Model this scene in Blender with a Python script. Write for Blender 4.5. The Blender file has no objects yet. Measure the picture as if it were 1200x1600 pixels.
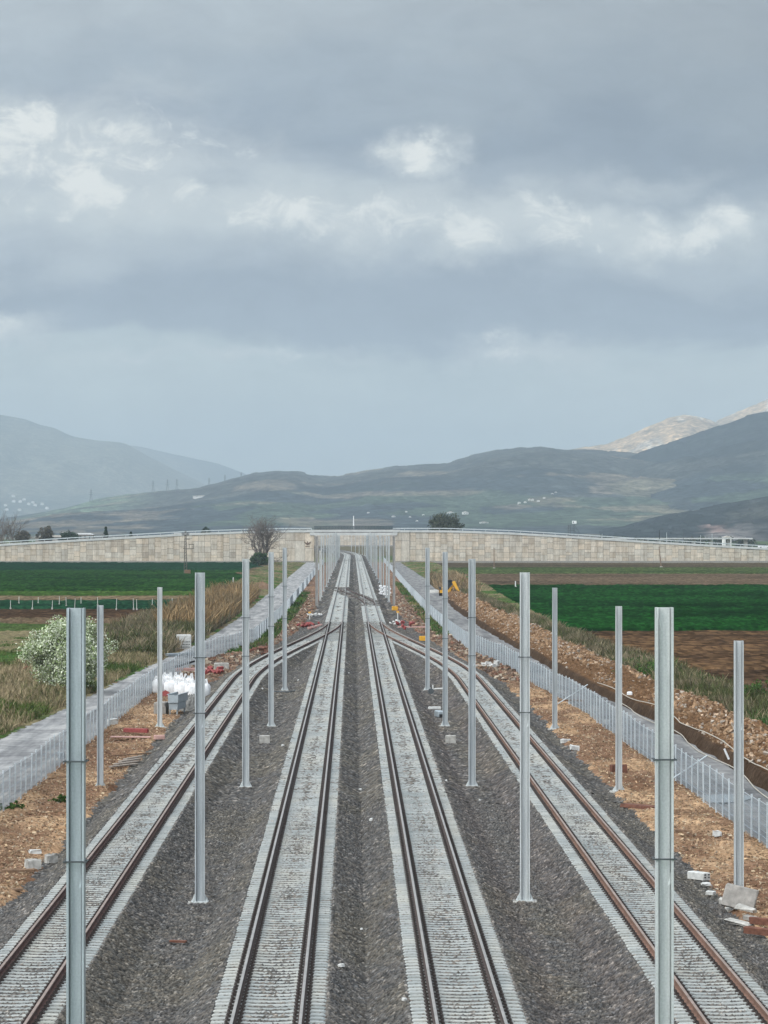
import bpy, math, random
import numpy as np
from mathutils import Vector, Matrix

# ------------------------------------------------------------------ camera
FOC, VPX, HOR, CAMZ = 5620.0, 550.0, 826.0, 10.97      # focal length in photo px, vanishing point, horizon, eye height
scene = bpy.context.scene
COL = scene.collection
cam_d = bpy.data.cameras.new('camera')
cam = bpy.data.objects.new('camera', cam_d); COL.objects.link(cam); scene.camera = cam
cam_d.sensor_fit = 'VERTICAL'; cam_d.sensor_height = 24.0; cam_d.sensor_width = 18.0
cam_d.lens = FOC / 1600 * 24.0
cam_d.clip_start = 1.0; cam_d.clip_end = 60000
cam.location = (0, 0, CAMZ)
cam.rotation_euler = (math.radians(90) + math.atan((HOR - 800) / FOC), 0, -math.atan((600 - VPX) / FOC))

# ------------------------------------------------------------------ world, sun, exposure
SUN_EL, SUN_AZ = math.radians(36), math.radians(-128)   # azimuth clockwise from +Y: behind the viewer's left shoulder
scene.view_settings.view_transform = 'Standard'; scene.view_settings.look = 'None'
scene.view_settings.exposure = 0.0; scene.view_settings.gamma = 1.0
scene.cycles.use_denoising = True
scene.cycles.max_bounces = 6; scene.cycles.volume_bounces = 1; scene.cycles.transparent_max_bounces = 24
scene.cycles.caustics_reflective = False; scene.cycles.caustics_refractive = False

def s2l(c):
    return tuple((v / 255 / 12.92) if v / 255 <= 0.04045 else ((v / 255 + 0.055) / 1.055) ** 2.4 for v in c) + (1.0,)

class NT:
    """small node-tree writer"""
    def __init__(s, nt):
        s.nt = nt; nt.nodes.clear()
    def n(s, typ, props=None, **ins):
        nd = s.nt.nodes.new(typ)
        for k, v in (props or {}).items(): setattr(nd, k, v)
        for k, v in ins.items():
            key = int(k[1:]) if k[0] == 'i' and k[1:].isdigit() else k.replace('_', ' ')
            s.set(nd.inputs[key], v)
        return nd
    def set(s, sock, v):
        if isinstance(v, bpy.types.NodeSocket): s.nt.links.new(v, sock)
        elif isinstance(v, bpy.types.Node): s.nt.links.new(v.outputs[0], sock)
        else: sock.default_value = v
    def m(s, op, a, b=0.0, c=0.0, clamp=False):
        nd = s.nt.nodes.new('ShaderNodeMath'); nd.operation = op; nd.use_clamp = clamp
        for i, v in enumerate((a, b, c)): s.set(nd.inputs[i], v)
        return nd.outputs[0]
    def mix(s, f, a, b, mode='MIX'):
        nd = s.nt.nodes.new('ShaderNodeMix'); nd.data_type = 'RGBA'; nd.blend_type = mode
        s.set(nd.inputs[0], f); s.set(nd.inputs[6], a); s.set(nd.inputs[7], b)
        return nd.outputs[2]
    def mr(s, v, a, b, c=0.0, d=1.0, smooth=True):
        nd = s.nt.nodes.new('ShaderNodeMapRange'); nd.interpolation_type = 'SMOOTHSTEP' if smooth else 'LINEAR'
        for i, x in enumerate((v, a, b, c, d)): s.set(nd.inputs[i], x)
        return nd.outputs[0]
    def ramp(s, f, stops, interp='LINEAR'):
        nd = s.nt.nodes.new('ShaderNodeValToRGB'); s.set(nd.inputs[0], f)
        cr = nd.color_ramp; cr.interpolation = interp
        while len(cr.elements) < len(stops): cr.elements.new(0.5)
        for e, (p, c) in zip(cr.elements, stops):
            e.position = p; e.color = c if len(c) == 4 else tuple(c) + (1.0,)
        return nd.outputs[0]
    def noise(s, vec, scale, detail=4.0, rough=0.55, dist=0.0):
        nd = s.n('ShaderNodeTexNoise', None, Scale=scale, Detail=detail, Roughness=rough, Distortion=dist)
        if vec is not None: s.set(nd.inputs['Vector'], vec)
        return nd.outputs[0]
    def scl(s, vec, sx, sy, sz):
        nd = s.n('ShaderNodeVectorMath', {'operation': 'MULTIPLY'}); s.set(nd.inputs[0], vec); nd.inputs[1].default_value = (sx, sy, sz)
        return nd.outputs[0]
    def comb(s, x, y, z=0.0):
        return s.n('ShaderNodeCombineXYZ', None, X=x, Y=y, Z=z).outputs[0]

world = bpy.data.worlds.new('World'); scene.world = world; world.use_nodes = True
def build_world():
    t = NT(world.node_tree)
    sky = t.n('ShaderNodeTexSky', {'sky_type': 'NISHITA', 'sun_disc': False, 'sun_elevation': SUN_EL, 'sun_rotation': SUN_AZ,
                                   'air_density': 1.2, 'dust_density': 2.0})
    d = t.n('ShaderNodeTexCoord').outputs['Generated']
    sep = t.n('ShaderNodeSeparateXYZ', None, i0=d)
    x, y, z = sep.outputs
    ay = t.m('ADD', t.m('ABSOLUTE', y), 0.03)
    U = t.m('ADD', t.m('MULTIPLY', t.m('DIVIDE', x, ay), FOC), VPX)             # bearing and height of the ray, in 1/5620 rad steps
    V = t.m('SUBTRACT', HOR, t.m('MULTIPLY', t.m('DIVIDE', z, ay), FOC))
    U = t.m('MAXIMUM', t.m('MINIMUM', U, 9000.0), -9000.0); V = t.m('MAXIMUM', V, -6000.0)
    uv = t.comb(t.m('DIVIDE', U, 260.0), t.m('DIVIDE', V, 120.0), 3.7)
    n1 = t.noise(uv, 1.0, 7.0, 0.55, 0.3)
    uv2 = t.comb(t.m('DIVIDE', U, 700.0), t.m('DIVIDE', V, 330.0), 9.1)
    n2 = t.noise(uv2, 1.0, 3.0, 0.5)
    Vw = t.m('ADD', V, t.m('ADD', t.m('MULTIPLY', t.m('SUBTRACT', n1, 0.5), 210.0), t.m('MULTIPLY', t.m('SUBTRACT', n2, 0.5), 170.0)))
    S = [(-60, (186, 194, 201)), (40, (180, 189, 197)), (150, (166, 177, 189)), (235, (148, 160, 177)), (285, (164, 175, 189)), (345, (200, 208, 213)),
         (400, (180, 189, 199)), (455, (150, 161, 178)), (515, (156, 168, 184)), (560, (195, 207, 210)), (610, (204, 215, 216)),
         (720, (206, 216, 215)), (826, (203, 213, 211))]
    base = t.ramp(t.m('DIVIDE', t.m('ADD', Vw, 100.0), 1000.0), [((p + 100) / 1000.0, s2l(c)) for p, c in S], 'EASE')
    base = t.mix(t.m('MULTIPLY', t.m('MULTIPLY', t.mr(U, 300.0, 1300.0), t.mr(V, 480.0, 150.0)), 1.0), base, (0.74, 0.735, 0.75, 1), 'MULTIPLY')
    base = t.mix(t.mr(U, 450.0, -100.0, 0.0, 0.6), base, (1.10, 1.09, 1.08, 1), 'MULTIPLY')
    fine = t.noise(t.comb(t.m('DIVIDE', U, 110.0), t.m('DIVIDE', V, 60.0), 1.0), 1.0, 8.0, 0.62, 0.4)
    base = t.mix(1.0, base, t.ramp(fine, [(0.25, (0.90, 0.90, 0.91)), (0.75, (1.10, 1.10, 1.09))]), 'MULTIPLY')
    # bright breaks in the deck
    puffs = [(120, 265, 340, 130, .72), (600, 350, 440, 62, .6), (900, 372, 340, 46, .6), (30, 222, 130, 66, 1.1), (140, 312, 95, 64, 1.0), (225, 222, 90, 42, .85), (285, 318, 110, 50, .75), (450, 335, 140, 56, .9), (545, 352, 130, 62, .8),
             (648, 262, 72, 40, 1.05), (745, 378, 100, 54, .92), (860, 358, 150, 44, .95), (1030, 386, 140, 44, 1.1), (1115, 372, 60, 38, 1.0), (20, 524, 110, 28, .75),
             (810, 556, 130, 30, .72), (340, 240, 100, 34, .45), (950, 310, 220, 36, .35), (640, 335, 220, 36, .55), (420, 566, 220, 16, .5), (200, 560, 150, 14, .5)]
    acc = None
    w1 = t.noise(t.comb(t.m('DIVIDE', U, 120.0), t.m('DIVIDE', V, 90.0), 11.0), 1.0, 6.0, 0.6)
    w2 = t.noise(t.comb(t.m('DIVIDE', U, 120.0), t.m('DIVIDE', V, 90.0), 17.0), 1.0, 6.0, 0.6)
    Up = t.m('ADD', U, t.m('MULTIPLY', t.m('SUBTRACT', w1, 0.5), 190.0)); Vp = t.m('ADD', V, t.m('MULTIPLY', t.m('SUBTRACT', w2, 0.5), 120.0))
    for (u0, v0, a, b, k) in puffs:
        du = t.m('DIVIDE', t.m('SUBTRACT', Up, float(u0)), float(a)); dv = t.m('DIVIDE', t.m('SUBTRACT', Vp, float(v0)), float(b))
        r2 = t.m('ADD', t.m('MULTIPLY', du, du), t.m('MULTIPLY', dv, dv))
        g = t.m('MULTIPLY', t.m('EXPONENT', t.m('MULTIPLY', r2, -1.3)), k)
        acc = g if acc is None else t.m('MAXIMUM', acc, g)
    det = t.noise(t.comb(t.m('DIVIDE', U, 80.0), t.m('DIVIDE', V, 56.0), 5.0), 1.0, 10.0, 0.66, 0.7)
    big = t.noise(t.comb(t.m('DIVIDE', U, 210.0), t.m('DIVIDE', V, 110.0), 2.2), 1.0, 7.0, 0.6, 0.6)
    soft = t.m('MULTIPLY', t.mr(t.m('ADD', acc, t.m('MULTIPLY', t.m('SUBTRACT', big, 0.5), 1.1)), 0.0, 0.85), t.mr(acc, 0.0, 0.25))
    base = t.mix(t.m('MULTIPLY', soft, 0.85), base, s2l((220, 225, 226)))
    pm = t.mr(t.m('ADD', acc, t.m('MULTIPLY', t.m('SUBTRACT', det, 0.5), 2.6)), 0.50, 1.15)
    pm = t.m('MULTIPLY', pm, t.mr(acc, 0.12, 0.5))
    col = t.mix(t.m('MULTIPLY', pm, 0.85), base, (1.0, 1.0, 0.955, 1))
    # a cloud deck is about three times brighter overhead than at the horizon
    up = t.mr(z, 0.16, 0.85, 1.0, 2.7)
    sv = (math.sin(SUN_AZ) * math.cos(SUN_EL), math.cos(SUN_AZ) * math.cos(SUN_EL), math.sin(SUN_EL))
    dt = t.n('ShaderNodeVectorMath', {'operation': 'DOT_PRODUCT'}, i0=d); dt.inputs[1].default_value = sv
    up = t.m('ADD', up, t.mr(dt.outputs[1], 0.05, 1.0, 0.0, 3.2))          # unseen sky glow round the sun, added to brighten ground, masts and wall
    deck = t.n('ShaderNodeVectorMath', {'operation': 'SCALE'}, i0=col, Scale=t.m('MULTIPLY', up, 10.0)).outputs[0]
    c = t.mix(0.93, sky.outputs[0], deck)
    bg = t.n('ShaderNodeBackground', None, Color=c, Strength=0.1)
    t.n('ShaderNodeOutputWorld', None, Surface=bg)
build_world()
sun_d = bpy.data.lights.new('sun', 'SUN'); sun_d.energy = 1.5; sun_d.angle = math.radians(32); sun_d.color = (1.0, 0.95, 0.87)
sun = bpy.data.objects.new('sun', sun_d); COL.objects.link(sun)
sd = Vector((math.sin(SUN_AZ) * math.cos(SUN_EL), math.cos(SUN_AZ) * math.cos(SUN_EL), math.sin(SUN_EL)))
sun.rotation_euler = sd.to_track_quat('Z', 'Y').to_euler(); sun.location = (-40, -40, 80)

# ------------------------------------------------------------------ helpers
rng = np.random.default_rng(7); R = random.Random(11)
def dist(py, z=-0.5): return FOC * (CAMZ - z) / (py - HOR)
def at(px, py, z=-0.5):
    d = dist(py, z); return ((px - VPX) * d / FOC, d, z)
def tab(pts):
    xs = [p[0] for p in pts]; ys = [p[1] for p in pts]
    return lambda v: np.interp(v, xs, ys)

def tag(o, label=None, cat=None, group=None, kind=None):
    if label: o['label'] = label
    if cat: o['category'] = cat
    if group: o['group'] = group
    if kind: o['kind'] = kind
    return o
def thing(name, label, cat, loc=(0, 0, 0), group=None, rz=0.0):
    o = bpy.data.objects.new(name, None); COL.objects.link(o); o.empty_display_size = 0.2
    o.location = loc; o.rotation_euler = (0, 0, rz)
    return tag(o, label, cat, group)
def link(name, me, parent=None, loc=None):
    o = bpy.data.objects.new(name, me); COL.objects.link(o)
    if parent: o.parent = parent
    if loc is not None: o.location = loc
    return o
def npmesh(name, V, F, mat, parent=None, col=None, smooth=False, attr='tint'):
    V = np.asarray(V, np.float32); F = np.asarray(F, np.int32); k = F.shape[1]
    me = bpy.data.meshes.new(name)
    me.vertices.add(len(V)); me.vertices.foreach_set('co', V.ravel())
    me.loops.add(F.size); me.loops.foreach_set('vertex_index', F.ravel())
    me.polygons.add(len(F)); me.polygons.foreach_set('loop_start', np.arange(0, F.size, k, dtype=np.int32))
    me.polygons.foreach_set('use_smooth', np.full(len(F), smooth, bool))
    if col is not None:
        col = np.asarray(col, np.float32)
        if col.ndim == 1: col = np.stack([col] * 3 + [np.ones_like(col)], 1)
        elif col.shape[1] == 3: col = np.concatenate([col, np.ones((len(col), 1), np.float32)], 1)
        a = me.attributes.new(attr, 'FLOAT_COLOR', 'POINT'); a.data.foreach_set('color', col.ravel())
    me.update(calc_edges=True); me.validate()
    me.materials.append(mat)
    return link(name, me, parent)
def gridfaces(nr, nc):
    i = np.arange(nr * nc).reshape(nr, nc)
    return np.stack([i[:-1, :-1], i[:-1, 1:], i[1:, 1:], i[1:, :-1]], -1).reshape(-1, 4)

class MB:
    def __init__(s): s.v = []; s.f = []; s.mi = []
    def add(s, vs, fs, mi=0):
        o = len(s.v); s.v += [tuple(v) for v in vs]; s.f += [tuple(i + o for i in f) for f in fs]; s.mi += [mi] * len(fs)
        return s
    def box(s, c, d, rot=None, mi=0, taper=1.0):
        hx, hy, hz = d[0] / 2, d[1] / 2, d[2] / 2
        vs = [Vector((x * hx * (taper if z > 0 else 1), y * hy * (taper if z > 0 else 1), z * hz)) for z in (-1, 1) for y in (-1, 1) for x in (-1, 1)]
        if rot is not None: vs = [rot @ v for v in vs]
        vs = [v + Vector(c) for v in vs]
        return s.add(vs, [(0, 2, 3, 1), (4, 5, 7, 6), (0, 1, 5, 4), (1, 3, 7, 5), (3, 2, 6, 7), (2, 0, 4, 6)], mi)
    def cbox(s, c, d, b=0.02, rot=None, mi=0):
        """box with chamfered vertical and top edges"""
        hx, hy, hz = d[0] / 2, d[1] / 2, d[2] / 2
        def ring(x, y, z, q): return [(-x + q, -y, z), (x - q, -y, z), (x, -y + q, z), (x, y - q, z), (x - q, y, z), (-x + q, y, z), (-x, y - q, z), (-x, -y + q, z)]
        rs = [ring(hx, hy, -hz, b), ring(hx, hy, hz - b, b), ring(hx - b, hy - b, hz, b)]
        vs = [Vector(p) for r in rs for p in r]
        if rot is not None: vs = [rot @ v for v in vs]
        vs = [v + Vector(c) for v in vs]
        fs = [tuple(range(7, -1, -1)), tuple(range(16, 24))]
        for k in (0, 8):
            fs += [(k + i, k + (i + 1) % 8, k + 8 + (i + 1) % 8, k + 8 + i) for i in range(8)]
        return s.add(vs, fs, mi)
    def tube(s, pts, r, n=6, mi=0, cap=True):
        pts = [Vector(p) for p in pts]; rs = r if isinstance(r, (list, tuple)) else [r] * len(pts)
        vs = []; up = Vector((0.13, 0.31, 1)).normalized()
        for i, p in enumerate(pts):
            t = (pts[min(i + 1, len(pts) - 1)] - pts[max(i - 1, 0)]).normalized()
            a = t.cross(up); a = a.normalized() if a.length > 1e-4 else Vector((1, 0, 0)); b = t.cross(a)
            vs += [p + (a * math.cos(2 * math.pi * k / n) + b * math.sin(2 * math.pi * k / n)) * rs[i] for k in range(n)]
        fs = [(i * n + k, i * n + (k + 1) % n, (i + 1) * n + (k + 1) % n, (i + 1) * n + k) for i in range(len(pts) - 1) for k in range(n)]
        if cap: fs += [tuple(range(n - 1, -1, -1)), tuple(range((len(pts) - 1) * n, len(pts) * n))]
        return s.add(vs, fs, mi)
    def prism(s, poly, z0, z1, axis='z', mi=0):
        n = len(poly)
        if axis == 'z': vs = [(x, y, z0) for x, y in poly] + [(x, y, z1) for x, y in poly]
        elif axis == 'y': vs = [(x, z0, y) for x, y in poly] + [(x, z1, y) for x, y in poly]
        else: vs = [(z0, x, y) for x, y in poly] + [(z1, x, y) for x, y in poly]
        return s.add(vs, [tuple(range(n - 1, -1, -1)), tuple(range(n, 2 * n))] + [(i, (i + 1) % n, n + (i + 1) % n, n + i) for i in range(n)], mi)
    def mesh(s, name, mats, smooth=False):
        me = bpy.data.meshes.new(name); me.from_pydata(s.v, [], s.f)
        for m in (mats if isinstance(mats, (list, tuple)) else [mats]): me.materials.append(m)
        me.polygons.foreach_set('material_index', s.mi)
        if smooth: me.polygons.foreach_set('use_smooth', [True] * len(s.f))
        me.update(); return me
    def build(s, name, mats, parent=None, smooth=False, loc=None):
        return link(name, s.mesh(name, mats, smooth), parent, loc)
def rot(x=0, y=0, z=0):
    return (Matrix.Rotation(math.radians(z), 3, 'Z') @ Matrix.Rotation(math.radians(y), 3, 'Y') @ Matrix.Rotation(math.radians(x), 3, 'X'))
def copy_tree(o, parent=None):
    c = o.copy(); COL.objects.link(c)
    if parent: c.parent = parent
    for ch in list(o.children): copy_tree(ch, c)
    return c

# numpy noise
def hsh(i, j, s=0):
    n = (i.astype(np.int64) * 374761393 + j.astype(np.int64) * 668265263 + s * 974634777) & 0xffffffff
    n = ((n ^ (n >> 13)) * 1274126177) & 0xffffffff
    n = (n ^ (n >> 16)) & 0xffffffff
    return n.astype(np.float64) / 4294967295.0
def vn(x, y, s=0):
    xi = np.floor(x); yi = np.floor(y); fx = x - xi; fy = y - yi
    fx = fx * fx * (3 - 2 * fx); fy = fy * fy * (3 - 2 * fy)
    a = hsh(xi, yi, s); b = hsh(xi + 1, yi, s); c = hsh(xi, yi + 1, s); d = hsh(xi + 1, yi + 1, s)
    return a + (b - a) * fx + (c - a) * fy + (a - b - c + d) * fx * fy
def fbm(x, y, s=0, oct=4, gain=0.5):
    t = 0.0; a = 1.0; n = 0.0
    for k in range(oct):
        t = t + a * vn(x * 2 ** k, y * 2 ** k, s + 17 * k); n += a; a *= gain
    return t / n
def worley(x, y, s=0):
    """distance to the nearest stone centre and that stone's random number"""
    xi = np.floor(x); yi = np.floor(y); best = np.full(x.shape, 9.0); rid = np.zeros(x.shape)
    for di in (-1, 0, 1):
        for dj in (-1, 0, 1):
            a = xi + di; b = yi + dj
            d = (x - a - hsh(a, b, s)) ** 2 + (y - b - hsh(a, b, s + 5)) ** 2
            k = d < best; best = np.where(k, d, best); rid = np.where(k, hsh(a, b, s + 9), rid)
    return np.sqrt(best), rid
def sst(t): t = np.clip(t, 0, 1); return t * t * (3 - 2 * t)

# ------------------------------------------------------------------ materials
def newmat(name, fn, rough=0.9, metallic=0.0, spec=0.3):
    m = bpy.data.materials.new(name); m.use_nodes = True
    t = NT(m.node_tree)
    b = t.n('ShaderNodeBsdfPrincipled', None, Roughness=rough, Metallic=metallic); b.inputs['Specular IOR Level'].default_value = spec
    t.n('ShaderNodeOutputMaterial', None, Surface=b)
    c = fn(t, b)
    if c is not None: t.set(b.inputs['Base Color'], c)
    return m
def pos(t): return t.n('ShaderNodeNewGeometry').outputs['Position']
def ocoord(t): return t.n('ShaderNodeTexCoord').outputs['Object']
def bump(t, b, h, strength=0.5, d=0.02):
    nd = t.n('ShaderNodeBump', None, Strength=strength, Distance=d, Height=h); t.set(b.inputs['Normal'], nd.outputs[0])
def att(t, name='tint'): return t.n('ShaderNodeAttribute', {'attribute_name': name}).outputs['Color']
def simple(name, c, var=0.25, scale=6.0, rough=0.85, metallic=0.0, spec=0.3, obj=True):
    c = tuple(c)
    def fn(t, b):
        v = ocoord(t) if obj else pos(t)
        n = t.noise(v, scale, 5.0, 0.6)
        lo = tuple(x * (1 - var) for x in c); hi = tuple(min(1, x * (1 + var)) for x in c)
        bump(t, b, n, 0.15, 0.01)
        return t.ramp(n, [(0.3, lo), (0.7, hi)])
    return newmat(name, fn, rough, metallic, spec)
def tinted(name, rough=1.0, spec=0.0, var=0.3, scale=3.0, mul=1.0):
    def fn(t, b):
        n = t.noise(pos(t), scale, 4.0, 0.6)
        return t.mix(1.0, att(t), t.ramp(n, [(0.3, ((1 - var) * mul,) * 3), (0.7, ((1 + var) * mul,) * 3)]), 'MULTIPLY')
    return newmat(name, fn, rough, 0.0, spec)

def f_ballast(t, b):
    p = pos(t)
    c = att(t)
    n = t.noise(p, 1.1, 4.0, 0.6)
    n3 = t.noise(p, 45.0, 3.0, 0.6)
    c = t.mix(1.0, c, t.ramp(n, [(0.3, (0.82, 0.82, 0.83)), (0.5, (1, 0.985, 0.98)), (0.72, (1.2, 1.17, 1.14))]), 'MULTIPLY')
    return t.mix(1.0, c, t.ramp(n3, [(0.3, (0.8, 0.8, 0.8)), (0.7, (1.2, 1.2, 1.2))]), 'MULTIPLY')
M_ballast = newmat('ballast_stone', f_ballast, 0.95, 0, 0.03)
def f_sleeper(t, b):
    g = t.n('ShaderNodeNewGeometry'); r = g.outputs['Random Per Island']; o = t.n('ShaderNodeObjectInfo').outputs['Random']
    rr = t.m('FRACT', t.m('ADD', r, o))
    p = pos(t)
    n = t.noise(t.scl(p, 0.7, 0.12, 1), 0.9, 4.0, 0.6); n2 = t.noise(p, 14.0, 4.0, 0.65)
    c = t.ramp(rr, [(0.0, (0.29, 0.30, 0.288)), (0.5, (0.335, 0.345, 0.335)), (1.0, (0.38, 0.385, 0.368))])
    c = t.mix(1.0, c, t.ramp(n, [(0.32, (0.84, 0.875, 0.89)), (0.5, (0.98, 0.98, 0.965)), (0.68, (1.12, 1.07, 0.99))]), 'MULTIPLY')
    return t.mix(1.0, c, t.ramp(n2, [(0.28, (0.62, 0.6, 0.58)), (0.45, (0.98, 0.98, 0.98)), (0.75, (1.08, 1.08, 1.08))]), 'MULTIPLY')
M_sleeper = newmat('sleeper_concrete', f_sleeper, 0.95, 0, 0.05)
M_rust_dark = simple('rail_side_brown', (0.055, 0.036, 0.030), 0.4, 3.0, 0.75, obj=False)
M_rust_red = simple('rail_rust_maroon', (0.095, 0.048, 0.038), 0.35, 2.0, 0.8, obj=False)
M_rust_org = simple('rail_rust_orange', (0.155, 0.085, 0.058), 0.35, 2.0, 0.8, obj=False)
M_railtop = simple('rail_head_steel', (0.36, 0.335, 0.31), 0.2, 2.0, 0.45, 0.6, obj=False)
M_railtop_dull = simple('rail_head_dull', (0.27, 0.20, 0.165), 0.25, 2.0, 0.5, 0.3, obj=False)
M_clip = simple('clip_black_steel', (0.045, 0.033, 0.028), 0.4, 20.0, 0.6)
def f_galv(t, b):
    v = ocoord(t)
    rnd = t.n('ShaderNodeObjectInfo').outputs['Random']
    n = t.noise(t.scl(v, 9, 9, 0.6), 1.0, 5.0, 0.6); sp = t.noise(v, 26.0, 3.0, 0.6)
    drip_glint = t.noise(t.scl(v, 5, 5, 1.6), 1.0, 2.0, 0.5)
    c = t.ramp(n, [(0.3, (0.40, 0.415, 0.42)), (0.5, (0.49, 0.503, 0.503)), (0.7, (0.59, 0.60, 0.595))])
    c = t.mix(1.0, c, t.ramp(sp, [(0.3, (0.9, 0.9, 0.9)), (0.7, (1.08, 1.08, 1.08))]), 'MULTIPLY')
    c = t.mix(t.m('MULTIPLY', t.mr(drip_glint, 0.70, 0.75), 0.8), c, (0.85, 0.87, 0.87, 1))  # white glints painted into the zinc colour as pale patches
    c = t.mix(1.0, c, t.ramp(rnd, [(0, (0.82, 0.85, 0.87)), (1, (1.12, 1.12, 1.1))]), 'MULTIPLY')
    bump(t, b, sp, 0.08, 0.01)
    return c
M_galv = newmat('galvanised_steel', f_galv, 0.5, 0.2, 0.5)
M_galvd = newmat('darker_galvanised_steel', lambda t, b: t.mix(1.0, f_galv(t, b), (0.72, 0.77, 0.82, 1), 'MULTIPLY'), 0.45, 0.3, 0.5)  # same zinc multiplied to a darker, bluer tone
M_galv2 = simple('galvanised_plate', (0.58, 0.61, 0.6), 0.15, 8, 0.5, 0.3, 0.5)
M_band = simple('clamp_dark_steel', (0.10, 0.11, 0.115), 0.2, 12, 0.5, 0.5)
M_weather = simple('weathered_brown_steel', (0.36, 0.345, 0.325), 0.2, 3, 0.7, 0.1)
M_post = simple('fence_post_galvanised', (0.50, 0.54, 0.56), 0.12, 3, 0.55, 0.1)
def f_mesh(t, b):
    return (0.46, 0.50, 0.51, 1)
def make_wire():
    m = bpy.data.materials.new('welded_wire_mesh'); m.use_nodes = True
    t = NT(m.node_tree)
    b = t.n('ShaderNodeBsdfPrincipled', None, Roughness=0.5, Metallic=0.3); b.inputs['Base Color'].default_value = (0.235, 0.28, 0.31, 1)
    tr = t.n('ShaderNodeBsdfTransparent')
    s = t.n('ShaderNodeSeparateXYZ', None, i0=ocoord(t))
    hw = t.m('LESS_THAN', t.m('FRACT', t.m('DIVIDE', s.outputs[0], 0.05)), 0.40)     # upright wires every 5 cm
    hz = t.m('LESS_THAN', t.m('FRACT', t.m('DIVIDE', s.outputs[2], 0.20)), 0.10)     # cross wires every 20 cm
    f = t.m('MAXIMUM', hw, hz)
    mx = t.n('ShaderNodeMixShader', None, Fac=f); t.set(mx.inputs[1], tr.outputs[0]); t.set(mx.inputs[2], b.outputs[0])
    t.n('ShaderNodeOutputMaterial', None, Surface=mx)
    return m
M_wire = make_wire()
def f_soil(t, b):
    p = pos(t)
    c = att(t)
    n = t.noise(p, 0.35, 5.0, 0.6); n2 = t.noise(p, 9.0, 5.0, 0.7); n3 = t.noise(t.scl(p, 0.8, 0.5, 1), 1.0, 4.0, 0.6)
    c = t.mix(1.0, c, t.ramp(n2, [(0.3, (0.66, 0.63, 0.61)), (0.5, (0.97, 0.97, 0.97)), (0.72, (1.25, 1.25, 1.25))]), 'MULTIPLY')
    c = t.mix(1.0, c, t.ramp(n, [(0.3, (0.72, 0.66, 0.62)), (0.7, (1.18, 1.2, 1.22))]), 'MULTIPLY')
    return t.mix(t.mr(n3, 0.58, 0.75, 0, 0.55), c, (0.12, 0.085, 0.06, 1))
M_soil = newmat('wood_chip_soil', f_soil, 1, 0, 0.0)
def f_bank(t, b):
    p = pos(t); c = att(t)
    n2 = t.noise(p, 5.0, 6.0, 0.7); n = t.noise(p, 0.22, 4.0, 0.6)
    c = t.mix(1.0, c, t.ramp(n2, [(0.3, (0.5, 0.46, 0.42)), (0.5, (1, 1, 1)), (0.72, (1.55, 1.5, 1.45))]), 'MULTIPLY')
    return t.mix(1.0, c, t.ramp(n, [(0.3, (0.75, 0.7, 0.66)), (0.7, (1.2, 1.2, 1.2))]), 'MULTIPLY')
M_bank = newmat('spoil_earth', f_bank, 1, 0, 0.0)
def f_road(t, b, k=1.0):
    p = pos(t)
    n = t.noise(t.scl(p, 1.3, 0.09, 1), 1.0, 5.0, 0.6); n2 = t.noise(p, 2.5, 5.0, 0.65); n3 = t.noise(t.scl(p, 0.12, 0.35, 1), 1.0, 5.0, 0.6)
    c = t.ramp(n, [(0.32, (0.17, 0.168, 0.166)), (0.5, (0.27, 0.266, 0.258)), (0.68, (0.38, 0.367, 0.345))])
    c = t.mix(1.0, c, t.ramp(n2, [(0.3, (0.8, 0.8, 0.8)), (0.7, (1.15, 1.15, 1.15))]), 'MULTIPLY')
    c = t.mix(1.0, c, t.ramp(n3, [(0.35, (0.72, 0.72, 0.73)), (0.6, (1.08, 1.08, 1.07))]), 'MULTIPLY')
    bump(t, b, n2, 0.4, 0.05)
    return t.mix(1.0, c, (k, k, k * 1.01, 1), 'MULTIPLY')
M_road = newmat('gravel_road', f_road, 1, 0, 0.03)
M_road2 = newmat('grey_gravel_road', lambda t, b: f_road(t, b, 0.72), 1, 0, 0.03)
M_tint = tinted('field_surface')
M_grass = tinted('grass_blades', var=0.25, scale=0.6)
M_leaf = tinted('leaves', var=0.2, scale=0.8)
M_bark = simple('bark', (0.13, 0.105, 0.09), 0.3, 2.0)
M_white = simple('white_woven_plastic', (0.72, 0.72, 0.715), 0.16, 3, 0.8, 0, 0.1)
M_wplast = simple('white_block', (0.52, 0.515, 0.49), 0.2, 6, 0.9, 0, 0.1)
M_conc = simple('concrete_plain', (0.36, 0.345, 0.315), 0.34, 5, 0.95, 0, 0.05)
M_concd = simple('concrete_weathered', (0.27, 0.25, 0.225), 0.3, 5, 0.9)
M_wood = simple('grey_timber', (0.24, 0.20, 0.165), 0.35, 7, 0.9)
M_woodb = simple('brown_timber', (0.17, 0.105, 0.065), 0.35, 7, 0.9)
M_red = simple('red_plastic', (0.23, 0.045, 0.04), 0.25, 6, 0.6)
M_pink = simple('faded_pink_board', (0.44, 0.27, 0.235), 0.15, 6, 0.9)
M_rustplate = simple('rusty_plate', (0.13, 0.055, 0.035), 0.4, 6, 0.85)
M_yel = simple('yellow_paint', (0.66, 0.34, 0.03), 0.12, 4, 0.5)
M_blk = simple('black_rubber', (0.02, 0.02, 0.021), 0.3, 6, 0.7)
M_steelblue = simple('blue_grey_steel', (0.33, 0.37, 0.39), 0.12, 5, 0.5, 0.4)
M_tarp = simple('grey_tarpaulin', (0.14, 0.135, 0.125), 0.35, 5, 0.7)
M_hose = simple('white_hose', (0.40, 0.36, 0.30), 0.12, 3, 0.6)
M_water = newmat('puddle_water', lambda t, b: (0.16, 0.17, 0.165, 1), 0.05, 0, 0.6)
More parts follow.
